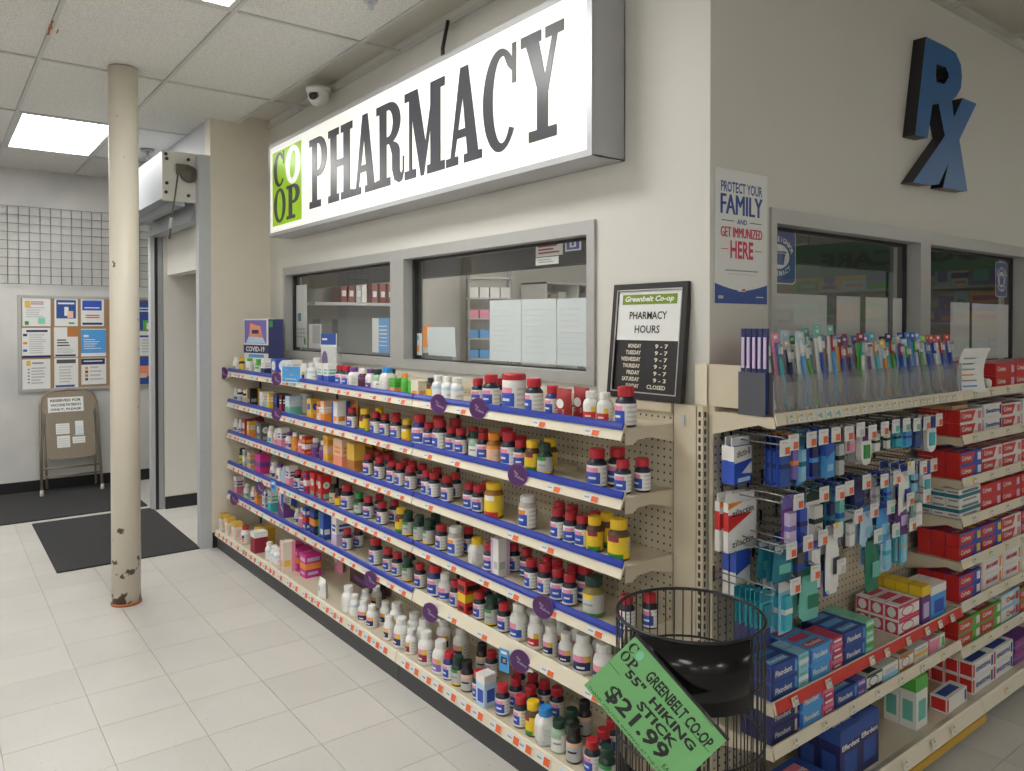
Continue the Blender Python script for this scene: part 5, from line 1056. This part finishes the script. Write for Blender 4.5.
for i,y in enumerate((3.335,3.4)):
    t=thing('mouthwash_bottle','teal bottle lying on its side behind the white leaflet stand' if i==0 else 'second teal bottle lying beyond the white leaflet stand','bottle',(-1.31-.03*i,y,ZS+.029)); t.rotation_euler=(PI/2*0,-.0,0); t.rotation_euler=(0,PI/2,0)
    MB().lathe([(.022,-.06),(.028,-.05),(.028,.02),(.02,.04),(.012,.05)],'deepteal' if i else 'teal',20).obj('bottle_body',t); MB().lathe([(.015,.05),(.015,.068),(0,.07)],'white',16).obj('cap',t); MB().lathe([(.0285,-.035),(.0285,.01)],'paleblue',20).obj('label',t)
# ---- peg hooks with hanging packs
ROWS=[ # z of hook, [(y, colours...)]
]
def pack_mesh(w,h,t,base,hdr,acc,style):
    m=MB(); 
    if style=='box':
        m.box(-w/2,w/2,-t,0,-h,-.012,base); m.box(-w/2,w/2,-t*.55,-t*.45,-.012,.012,hdr); m.quad((-w/2,-t-.0004,-h*.55),(w/2,-t-.0004,-h*.4),(w/2,-t-.0004,-.012),(-w/2,-t-.0004,-.012),hdr); m.quad((-w*.4,-t-.0006,-h*.85),(w*.3,-t-.0006,-h*.85),(w*.3,-t-.0006,-h*.7),(-w*.4,-t-.0006,-h*.7),acc)
        m.quad((-w/2-.0004,0,-h*.5),(-w/2-.0004,-t,-h*.5),(-w/2-.0004,-t,-.012),(-w/2-.0004,0,-.012),hdr)
    elif style=='gel':
        m.box(-w/2,w/2,-t,0,-h,-.012,base); m.box(-w/2,w/2,-t*.55,-t*.45,-.012,.014,'white')
        if base=='blue':
            m.quad((-w/2,-t-.0004,-h*.5),(w/2,-t-.0004,-h*.42),(w/2,-t-.0004,-.012),(-w/2,-t-.0004,-.012),'white'); m.add([(-w*.1,-t-.0006,-h*.75),(w*.5,-t-.0006,-h*.78),(w*.5,-t-.0006,-h*.48)],[(0,1,2)],'white')
            m.quad((-w/2-.0004,0,-h*.45),(-w/2-.0004,-t,-h*.45),(-w/2-.0004,-t,-.012),(-w/2-.0004,0,-.012),'white'); m.quad((-w*.3,-t-.0006,-h*.96),(w*.4,-t-.0006,-h*.94),(w*.4,-t-.0006,-h*.84),(-w*.3,-t-.0006,-h*.86),'paleblue')
        else:
            m.quad((-w/2,-t-.0004,-h*.62),(w*.35,-t-.0004,-h*.3),(-w*.1,-t-.0004,-h*.3),(-w/2,-t-.0004,-h*.3),'red'); m.quad((-w/2-.0004,0,-h*.6),(-w/2-.0004,-t,-h*.6),(-w/2-.0004,-t,-h*.25),(-w/2-.0004,0,-h*.25),'red'); m.quad((-w/2,-t-.0004,-h*.2),(-w*.05,-t-.0004,-h*.1),(0,-t-.0004,-.012),(-w/2,-t-.0004,-.012),'caporange')
    elif style=='card':
        m.box(-w/2,w/2,-.0012,0,-h,.012,base); m.box(-w/2,w/2,-.0016,-.0012,-h*.18,.012,hdr); m.box(-w*.3,w*.3,-t,-.0016,-h*.92,-h*.25,acc)
        m.box(-w*.33,w*.33,-t-.0004,-.0016,-h*.6,-h*.5,hdr)
    elif style=='pouch':
        n=10
        vs=[];fs=[]
        for s in (-1,1):
            for j in range(n+1):
                f=j/n; z=.012-(h+.012)*f; b_=math.sin(PI*min(1,max(0,(f-.12)/.88)))**.6 if .12<f<1 else 0
                for i in range(5):
                    x=-1+.5*i; vs.append((x*w/2*(1-.08*math.sin(6*f)),s*t/2*b_*(1-x**4)-t/2,z))
        o=5*(n+1)
        for j in range(n):
            for i in range(4):
                a=j*5+i; fs.append((a,a+5,a+6,a+1)); fs.append((o+a,o+a+1,o+a+6,o+a+5))
        m.add(vs,fs,base,True); e_=t+.0012
        m.quad((-w*.42,-e_*.6,-h*.1),(w*.42,-e_*.6,-h*.1),(w*.42,-e_*.5,.01),(-w*.42,-e_*.5,.01),hdr); m.quad((-w*.3,-e_,-h*.72),(w*.3,-e_,-h*.72),(w*.3,-e_,-h*.45),(-w*.3,-e_,-h*.45),acc)
    elif style=='round':   # floss shape, narrow header and rounded foot
        pl=[(-w*.42,.012),(w*.42,.012),(w*.5,-h*.5)]+[(w*.5*math.cos(a),-h+w*.5+w*.5*math.sin(a)) for a in [-.0-PI*i/8 for i in range(9)]]+[(-w*.5,-h*.5)]
        m.extr(pl[::-1],(0,0,0),(1,0,0),(0,0,1),(0,-1,0),t,base); m.quad((-w*.42,-t-.0005,-h*.28),(w*.42,-t-.0005,-h*.28),(w*.42,-t-.0005,.01),(-w*.42,-t-.0005,.01),hdr); m.box(-w*.28,w*.28,-t-.004,-t,-h*.8,-h*.4,acc)
    return m.mesh('pack_body')
# y, z hook, n packs, w, h, t, base, header, accent, style, desc, tag?, text
HANG=[
 (1.815,1.161,2,.085,.125,.022,'blue','white','white','gel','white and blue oral gel box','o',None),
 (1.972,1.171,3,.05,.135,.012,'blue','navy','posterblue','card','blue card with small brush','o',None),
 (2.022,1.171,3,.05,.13,.015,'navy','orange','violet','card','navy card with orange header',None,None),
 (2.065,1.171,4,.055,.14,.012,'sky','deepteal','aqua','card','teal-blue card','o',None),
 (2.13,1.171,4,.055,.135,.012,'blue','sky','navy','card','deep blue card','o',None),
 (2.20,1.171,4,.055,.135,.02,'sky','blue','aqua','box','light blue box','o',None),
 (2.275,1.171,3,.055,.145,.014,'darkgreen','darkgreen','palegrey','card','dark green card with white label','o',None),
 (2.345,1.171,3,.05,.08,.01,'palegrey','palegrey','pink','card','grey card with pink dot','g',None),
 (2.42,1.166,3,.06,.11,.02,'white','purple','green','round','white mint tube with dark header','o',None),
 (2.50,1.166,3,.055,.085,.014,'sage','darkgreen','white','card','green-grey card','o',None),
 (2.575,1.166,2,.05,.085,.014,'darkgreen','darkgreen','white','card','dark card with white pack','n',None),
 (2.65,1.166,3,.055,.085,.012,'deepteal','navy','teal','card','dark teal card','n',None),
 (2.725,1.166,3,.06,.085,.012,'teal','blue','sky','card','blue-teal card','n',None),
 (2.80,1.166,5,.06,.095,.01,'navy','darkgrey','posterblue','card','navy card in thick stack','o',None),
 (2.895,1.166,3,.065,.12,.014,'white','blue','teal','round','white floss with teal window','o',None),
 (1.85,0.997,2,.125,.16,.018,'white','red','white','gel','white and red oral gel box',None,None),
 (2.0,0.997,1,.06,.15,.02,'purple','violet','lilac','card','purple card','o',None),
 (2.06,0.997,1,.055,.15,.015,'violet','navy','blue','card','violet-blue card',None,None),
 (2.135,1.002,3,.075,.155,.02,'white','darkgreen','textgrey','card','white and green card','o',None),
 (2.225,0.997,4,.05,.15,.015,'deepteal','deepteal','navy','card','very dark teal card','o',None),
 (2.28,0.997,4,.05,.165,.015,'sky','blue','seagreen','card','blue card with green tips','o',None),
 (2.385,1.007,5,.075,.08,.015,'navy','navy','posterblue','box','flat navy box in thick stack','o',None),
 (2.50,0.997,3,.06,.1,.015,'lilac','grey','palegrey','card','grey clear card','o',None),
 (2.585,0.997,3,.06,.11,.012,'posterblue','blue','sky','card','plain blue card','o',None),
 (2.685,1.012,3,.085,.165,.025,'white','blue','blue','pouch','big white and blue floss-pick pouch','y',None),
 (2.775,1.007,4,.045,.1,.012,'teal','navy','aqua','card','narrow teal card','o',None),
 (2.855,1.012,3,.06,.14,.014,'white','blue','teal','round','long white floss with teal window','o',None),
 (1.835,0.845,3,.07,.155,.02,'white','blue','gold','box','blue and white wax box with yellow band',None,None),
 (1.965,0.860,3,.09,.1,.015,'deepteal','palegrey','seagreen','pouch','clear teal pouch','o',None),
 (2.05,0.865,4,.06,.145,.014,'navy','blue','darkgrey','card','dark navy brush card','o',None),
 (2.13,0.865,4,.065,.175,.014,'blue','posterblue','white','card','long blue brush card','o',None),
 (2.215,0.875,3,.075,.19,.03,'white','palegrey','darkgrey','pouch','white charcoal floss pouch with dark oval','y',None),
 (2.335,0.905,2,.06,.11,.015,'black','palegrey','white','card','black card with white header','o',None),
 (2.435,0.905,4,.08,.125,.02,'paleblue','sky','aqua','pouch','clear pale blue pouch','o',None),
 (2.545,0.905,4,.085,.13,.02,'sky','blue','aqua','pouch','clear sky blue pouch','n',None),
 (2.68,0.905,3,.065,.13,.02,'purple','dark','lilac','pouch','dark purple pouch','o',None),
 (2.80,0.905,2,.06,.12,.014,'seagreen','palegrey','white','card','pale green card with yellow edge','o',None),
 (1.89,0.740,6,.055,.095,.01,'teal','deepteal','deepteal','card','slim teal interdental card',None,None),
 (1.985,0.750,3,.06,.15,.015,'aqua','white','teal','card','teal and white pack','o',None),
 (2.09,0.775,3,.085,.15,.03,'seagreen','emerald','emerald','pouch','green mesh-look pouch','o',None),
 (2.235,0.760,1,.07,.1,.012,'blue','posterblue','white','card','blue card under the white pouches','g',None),
 (2.46,0.815,1,.085,.19,.03,'emerald','darkgreen','seagreen','pouch','long green floss-pick pouch','n',None),
 (2.58,0.820,5,.06,.15,.012,'paleblue','teal','aqua','card','clear teal-blue card','n',None),
 (2.70,0.820,4,.055,.15,.01,'teal','palegrey','aqua','card','narrow aqua card','o',None),
]
hooksM=MB().tube([(0,.192,.0),(0,.02,.0),(0,-.012,.0),(0,-.02,.01)],.0026,'hookwire',6).tube([(0,.192,.022),(0,-.015,.022),(0,-.022,.018)],.002,'hookwire',6).tube([(0,.19,-.012),(0,.19,.035)],.004,'dark',6).mesh('hook_wire')
def flagm(c): 
    m=MB(); m.box(-.026,.026,-.0262,-.025,-.03,.016,'tagwhite')
    if c!='y' : m.box(-.001,.022,-.0268,-.0262,-.026,-.006,{'o':'tagorange','n':'seagreen','g':'palegrey'}[c])
    else: m.box(-.019,-.004,-.0268,-.0262,.0,.018,'tagyellow')
    m.box(-.016,.012,-.0268,-.0262,.006,.009,'palegrey') if c!='y' else None
    return m.mesh('price_flag')
FL={c:flagm(c) for c in 'onygy'}
TIER={0:'top',1:'second',2:'third',3:'lowest'}
cnt={}
for (y,z,n,w_,h,t_,ba,hd,ac,st,desc,tg,txt) in HANG:
    first=y<1.87
    if first: y=1.93
    ti=0 if z>1.1 else 1 if z>.93 else 2 if z>.836 else 3
    cnt[ti]=cnt.get(ti,0)+1
    dz=random.uniform(-.006,.006)
    hk=thing('peg_hook',f"peg hook holding the {desc}, {TIER[ti]} row",'hook',(-1.27,y,z+dz),PI/2,'peg hooks on the dental rack'); O('hook_wire',hooksM,hk)
    if tg: O('price_flag',FL[tg],hk)
    me=pack_mesh(w_,h,t_,ba,hd,ac,st); txm=None
    if 'oral gel' in desc:
        b=MB(); wd='zilactin-B' if 'blue' in desc else 'zilactin'
        put_text(b,wd,(0,-t_-.0012,-h*.25),(1,0,.12),(-.12,0,1),'ink',1,fit=(w_*.75,.02),bold=.01)
        if wd=='zilactin': put_text(b,wd,(.0,-t_-.0012,-h*.82),(1,0,.12),(-.12,0,1),'ink',1,fit=(w_*.75,.02),bold=.01)
        txm=b.mesh('lettering')
    for i in range(n):
        dd=(.135 if first else .012)+(t_+.006)*i+(.004*i if n<4 else 0)
        if dd+t_>.2: break
        pos='frontmost' if i==0 else f"{ORD[i+1]} from front"
        p=thing('hanging_pack',f"{desc}, {pos}, {TIER[ti]} peg row",'pack',(-1.27-dd,y+random.uniform(-.004,.004),z+dz-.006),PI/2+math.radians(random.gauss(0,4)),'packs on the peg hooks')
        O('pack_body',me,p)
        if txm and i<2: O('lettering',txm,p)
# guard box hanging behind the basket
t=thing('hanging_pack','navy dental guard box with white text hanging behind the basket rim','pack',(-1.33,1.935,.715),PI/2); MB().box(-.055,.055,0,.05,-.17,.0,'navy').obj('pack_body',t)
b=MB(); put_text(b,'Dental Guard',(0,-.0008,-.05),(1,0,0),(0,0,1),'white',1,fit=(.085,.016)); b.quad((-.05,-.0006,-.15),(.05,-.0006,-.15),(.05,-.0006,-.09),(-.05,-.0006,-.09),'posterblue'); b.obj('print',t)
# ---- cartons on the dental shelves
CK={} 
RC={
 'fx':(.135,.048,.049,'posterblue','ends',('navy','sky'),('Fixodent','white',-.05,.5,.62,.36),'deep blue denture cream carton'),
 'fl':(.125,.048,.049,'sky','ends',('blue','posterred'),('Fixodent','white',-.05,.5,.62,.36),'light blue denture cream carton'),
 'fp':(.055,.048,.049,'posterred','band',('rose','white'),None,'raspberry pink carton'),
 'fw':(.05,.048,.049,'aqua','band',('white','seagreen'),None,'aqua and white carton'),
 'fg':(.05,.048,.052,'mint','band',('leafgreen','white'),None,'mint green carton'),
 'fn':(.135,.048,.049,'navy','ends',('navy','tan'),('Fixodent','palegrey',-.08,.5,.58,.34),'dark navy denture cream carton with tan end'),
 'fv':(.05,.048,.05,'violet','band',('purple','lilac'),None,'small violet carton'),
 'so':(.15,.05,.052,'white','oval',('posterred','posterblue'),None,'white carton with crimson oval'),
 'pu':(.065,.045,.135,'purple','top',('yellow','lilac'),None,'tall purple carton with yellow top'),
 'bl':(.12,.05,.12,'sky','top',('white','blue'),None,'sky blue carton with white top'),
 'go':(.1,.05,.05,'white','oval',('darkgreen','green'),None,'white carton with dark green oval'),
 'wt':(.105,.05,.05,'white','low',('aqua','palegrey'),None,'white and aqua carton'),
 'bo':(.1,.05,.055,'white','oval',('orangebrown','violet'),None,'white carton with brown oval'),
 'wo':(.1,.05,.055,'white','band',('gold','palegrey'),None,'white and gold carton'),
 'wg':(.12,.05,.055,'white','paste',('pink','leafgreen'),None,'white and green carton'),
 'ef':(.118,.07,.172,'navy','top',('posterblue','posterblue'),('Efferdent','white',0,.68,.86,.1),'big blue denture tablet carton'),
 'ff':(.18,.11,.07,'posterblue','ends',('navy','rose'),('Efferdent','white',0,.5,.6,.3),'blue denture tablet carton lying flat'),
 'tg':(.085,.055,.178,'white','top',('leafgreen','seagreen'),None,'tall white and green rinse carton'),
 'rw':(.17,.06,.055,'white','ends',('red','posterblue'),None,'white carton with red end lying on the deck'),
 'c1':(.2,.05,.05,'white','paste',('red','rose'),('Colgate','white',-.22,.5,.42,.5),'white and red toothpaste carton'),
 'c2':(.2,.05,.05,'blue','paste',('red','white'),('Colgate','white',-.22,.5,.42,.5),'blue and red toothpaste carton'),
 'c3':(.2,.05,.05,'red','paste',('red','lilac'),('Colgate','white',-.22,.5,.42,.5),'red toothpaste carton'),
 'c4':(.2,.05,.05,'leafgreen','paste',('red','white'),('Colgate','white',-.22,.5,.42,.5),'green and red toothpaste carton'),
 'c5':(.2,.05,.05,'blue','paste',('red','yellow'),('Colgate','white',-.22,.5,.42,.5),'blue and red toothpaste carton with yellow end'),
 'st':(.19,.05,.055,'white','band',('deepteal','grey'),('SENSODYNE','deepteal',0,.78,.7,.2),'white and teal toothpaste carton'),
 'ss':(.19,.05,.058,'white','ends',('red','posterblue'),('SENSODYNE','posterblue',-.02,.5,.7,.3),'white toothpaste carton with red end'),
 'sw':(.19,.05,.055,'white','ends',('palegrey','navy'),('Sensitive','posterblue',0,.5,.7,.32),'white sensitive toothpaste carton'),
 'ar':(.2,.05,.06,'white','ends',('peach','orange'),('ARM & HAMMER','posterred',0,.5,.6,.3),'white carton with orange edges'),
 'cr':(.19,.05,.058,'aqua','paste',('white','red'),('Crest','red',0,.5,.5,.4),'pale blue carton'),
 'pv':(.2,.16,.05,'purple','band',('violet','posterred'),None,'purple and red flat carton'),
}
def rput(key,y,z,shelfname,nstack=1,ndeep=1,d0=.016,jit=1.2):
    w_,d_,h_,ba,de,cs,tx,desc=RC[key]
    if key not in CK: CK[key]=carton_mesh(w_,d_,h_,ba,de,cs,tx)
    bm,tm_=CK[key]
    for i in range(ndeep):
        dd=d0+(d_+.0025)*(i)+d_/2
        if dd+d_/2>.209: break
        for s_ in range(nstack):
            lv='' if nstack==1 else (('lower ','upper ') if nstack==2 else ('bottom ','middle ','top '))[s_]
            row='front' if i==0 else ORD[i+1]+' row'
            if ndeep==1: row='single row'
            o=thing('carton',f"{desc}, {lv}{row}, {shelfname}",'carton',RG(y+random.uniform(-.0015,.0015),dd,z+s_*(h_+.0012)),PI/2+math.radians(random.gauss(0,jit)) if ndeep==1 else PI/2,'cartons on the dental rack')
            O('carton_body',bm,o)
            if tm_ and i==0:
                for q_ in (tm_ if s_==nstack-1 else tm_[:1]): O('lettering',q_,o)
Z1=.4205; z2=.2935; ZB=.0905
A='red-edged shelf'
rput('fx',1.975,Z1,'left end of '+A,2,3); rput('fw',2.073,Z1,A,2,2); rput('fl',2.168,Z1,A,2,3); rput('fp',2.264,Z1,A,2,2); rput('fx',2.366,Z1,'middle of '+A,2,3); rput('fg',2.464,Z1,A,2,3); 
rput('so',2.735,Z1,A,2,3); rput('pu',2.862,Z1,A,1,4); rput('bl',2.965,Z1,A,1,2); rput('c2',3.0+.008,Z1+0,A) if False else None
A='shelf below red-edged shelf'
rput('fn',1.975,z2,A,2,2); rput('fl',2.12,z2,A,2,2); rput('fp',2.215,z2,A,2,2); rput('fx',2.315,z2,A,1,3); rput('fv',2.412,z2,A,1,2); rput('go',2.495,z2,A,1,2); rput('wt',2.605,z2,A,1,2); rput('bo',2.72,z2,A,1,2); rput('wo',2.83,z2,A,1,2); rput('wg',2.955,z2,A,1,2); 
A='dental rack bottom deck'
rput('ff',2.04,ZB,A,1,1,-.03); rput('ef',2.25,ZB,'left on '+A,1,2,-.035); rput('ef',2.375,ZB,'right on '+A,1,2,-.03); rput('tg',2.755,ZB,A,1,2,-.02); rput('rw',3.0,ZB,A,1,1,-.035,6)
SEC2={1.252:('top far shelf',['c3','c3'],2),1.082:('second far shelf',['c1','sw','c1'],2),.918:('third far shelf',['c2','c1','c1'],2),.768:('fourth far shelf',['st','c3','c3'],2),.605:('fifth far shelf',['c5','c5','c1'],2),.442:('sixth far shelf',['c2','ar','ar'],2),.265:('seventh far shelf',['c4','c4','cr'],2)}
for z,(nm,ks,ns) in SEC2.items():
    y=3.135; ks=ks+ks[-2:]
    for j,k in enumerate(ks):
        w_=RC[k][0]; 
        if z>1.2 and j==0: y+=.33
        dup_=[i for i,q_ in enumerate(ks) if q_==k]
        rput(k,y+w_/2,z-.0115,nm+((', '+ORD[dup_.index(j)+1]+' pile') if len(dup_)>1 else ''),ns,3); y+=w_+.004
rput('ss',3.245,ZB,'first pile, far bottom deck',2,4,-.03); rput('ss',3.44,ZB,'second pile, far bottom deck',2,4,-.03); rput('pv',3.65,ZB,'far bottom deck',2,1,-.03)
# open cardboard tray hanging under the top shelf of the far unit
t=thing('cardboard_tray','open brown cardboard tray end sticking out under the top shelf','tray',(-1.3,3.17,1.142),PI/2); b=MB(); b.box(-.03,.1,-.0,.003,0,.045,'tan'); b.box(-.03,.1,0,.12,0,.002,'tan'); b.box(.1,.103,0,.12,0,.06,'tan'); b.box(-.033,-.03,0,.12,0,.045,'tan'); b.obj('tray_walls',t)
# ================================================================ BASKET with hiking-stick sign
BC=Vector((-1.195,1.455,0)); BR=.175
bk=thing('wire_basket','round black wire floor basket with green price sign in front of corner','basket',BC)
def ring(z,r,t=.004): return MB().tube([(r*math.cos(2*PI*i/64),r*math.sin(2*PI*i/64),z) for i in range(64)],t,'wire',8,True)
for z,t_ in ((.805,.0042),(.68,.003),(.52,.003),(.3,.003),(.05,.006)): ring(z,BR,t_).obj('ring',bk)
vw2=MB().tube([(0,0,.05),(0,0,.806)],.0017,'wire',6).mesh('upright_wire')
for i in range(48): O('upright_wire',vw2,bk,(BR*math.cos(2*PI*i/48),BR*math.sin(2*PI*i/48),0))
for i in range(4):
    a=PI/4+i*PI/2; MB().tube([(BR*math.cos(a),BR*math.sin(a),.06),(BR*math.cos(a)*1.02,BR*math.sin(a)*1.02,0)],.007,'wire',8).obj('leg',bk)
b=MB()
for i in range(12): 
    x=-BR+2*BR*(i+.5)/12; l=math.sqrt(BR*BR-x*x); b.tube([(x,-l,.05),(x,l,.05)],.0022,'wire',5)
b.obj('bottom_grid',bk)
ac=math.atan2(-BC.y,-BC.x)   # towards the aisle
def curved(a0,a1,z0,z1,r,nm,m='black',n=26):
    vs=[];fs=[]
    for rr in (r,r-.003):
        for z in (z0,z1):
            for i in range(n+1):
                a=ac+a0+(a1-a0)*i/n; vs.append((rr*math.cos(a),rr*math.sin(a),z))
    k=n+1
    for i in range(n): fs+=[(i,i+1,k+i+1,k+i),(2*k+i,3*k+i,3*k+i+1,2*k+i+1),(k+i,k+i+1,3*k+i+1,3*k+i),(i,2*k+i,2*k+i+1,i+1)]
    fs+=[(0,k,3*k,2*k),(n,2*k+n,3*k+n,k+n)]
    return MB().add(vs,fs,m,True).obj(nm,bk)
mat('glossblack',(.003,.003,.0035),.16,spec=.35)
curved(-.82,.86,.645,.802,BR+.006,'front_liner','glossblack')
curved(-1.3,1.5,.06,.47,BR-.006,'lower_liner','glossblack')
# green sign
sg=thing('price_sign','green card sign priced $21.99 tilted across the black wire basket','sign',(0,0,0))
Nv=Vector((-BC.x,-BC.y,0)).normalized()+Vector((0,0,.22)); Nv.normalize(); Rv=Vector((0,0,1)).cross(Nv).normalized(); Uv=Nv.cross(Rv)
th=math.radians(-44.5); sx=Rv*math.cos(th)+Uv*math.sin(th); sy=-Rv*math.sin(th)+Uv*math.cos(th)
so=SIGNPOS
mw=Matrix((sx,sy,Nv)).transposed().to_4x4(); mw.translation=so; sg.matrix_world=mw
SWd,SHt=.272,.158
MB().box(-SWd/2,SWd/2,-SHt/2,SHt/2,-.001,0,'greenpaper').obj('card',sg)
b=MB(); b.box(-SWd/2-.002,SWd/2+.002,SHt/2,SHt/2+.006,-.006,.002,'dark'); b.box(.07,.1,SHt/2-.004,SHt/2+.008,.001,.004,'blister'); b.obj('holder_edge',sg)
b=MB(); X_,Y_=(1,0,0),(0,1,0)
def st_(s,x,y,w,h,bold=.02,m='ink'): put_text(b,s,(x,y,.0006),X_,Y_,m,1,fit=(w,h),bold=bold)
st_('GREENBELT CO-OP',.03,.046,.185,.026,.03); st_('55"  HIKING',.005,.015,.2,.02,.035); st_('STICK',.022,-.0115,.11,.02,.035); st_('$21.99',-.008,-.044,.175,.04,.03); st_('EACH',.105,-.058,.035,.01,.0); st_('THANK YOU FOR SHOPPING AT THE CO-OP',-.005,-.0725,.245,.006,0)
for x0,x1,y in ((.055,.13,.0335),(-.135,-.1,-.004)): b.quad((x0,y,.0005),(x1,y,.0005),(x1,y+.0012,.0005),(x0,y+.0012,.0005),'darkgreen')
b.obj('lettering',sg)
b=MB(); glyph(b,'C',-.13,-.11,.047,.07,(0,0,.0005),X_,Y_,(0,0,1),.0003,'ink'); glyph(b,'O',-.13,-.11,.022,.045,(0,0,.0005),X_,Y_,(0,0,1),.0003,'ink'); glyph(b,'P',-.108,-.088,.022,.045,(0,0,.0005),X_,Y_,(0,0,1),.0003,'ink')
b.extr([(-.1+.008*math.cos(2*PI*i/16),.058+.011*math.sin(2*PI*i/16)) for i in range(16)],(0,0,.0005),X_,Y_,(0,0,1),.0003,'mint'); b.obj('emblem',sg)
# ================================================================ the aisle the toothbrush window mirrors
ai=thing('aisle_shelving','aisle shelving mirrored in the toothbrush window, behind the camera','shelving',(.7,8.2,0))
MB().box(-1.8,1.9,0,.04,0,2.0,'shelf').obj('back_panel',ai)
for z in (.2,.65,1.1,1.5,1.85): MB().box(-1.8,1.9,-.4,0,z,z+.02,'liplight').obj('shelf',ai)
random.seed(3)
cl=['leafgreen','violet','limeyel','magenta','orange','white','seagreen','palegrey','purple','gold','tan','paleblue']
for zi,z in enumerate((.65,1.1,1.5,1.85)):
    x=-1.7; i=0
    while x<1.7:
        w_=random.uniform(.12,.3); h=random.uniform(.2,.31); c=random.choice(cl)
        me,_=carton_mesh(w_,.2,h,c,random.choice(['low','ovals','band','top']),(random.choice(cl),random.choice(cl)))
        i+=1
        tag(O('package',me,None,(.7+x+w_/2,8.2-.25,z+.021)),f"package {ORD[i]} from left on aisle level {ORD[zi+1]} behind the camera",'package','packages on the aisle shelving'); x+=w_+.01
hs=thing('aisle_sign','dark green hanging aisle sign mirrored in the toothbrush window','sign',(.4,7.35,2.13)); MB().box(-1.3,1.3,0,.02,-.14,.2,'signgreen').obj('panel',hs)
b=MB(); put_text(b,'FOOT CARE',(0,-.002,.02),(1,0,0),(0,0,1),'ink',1,fit=(1.7,.16),bold=.03); b.obj('lettering',hs)
for x in (-1,1): MB().tube([(x,.01,.2),(x,.01,.74)],.004,'wire').obj('hanger',hs)
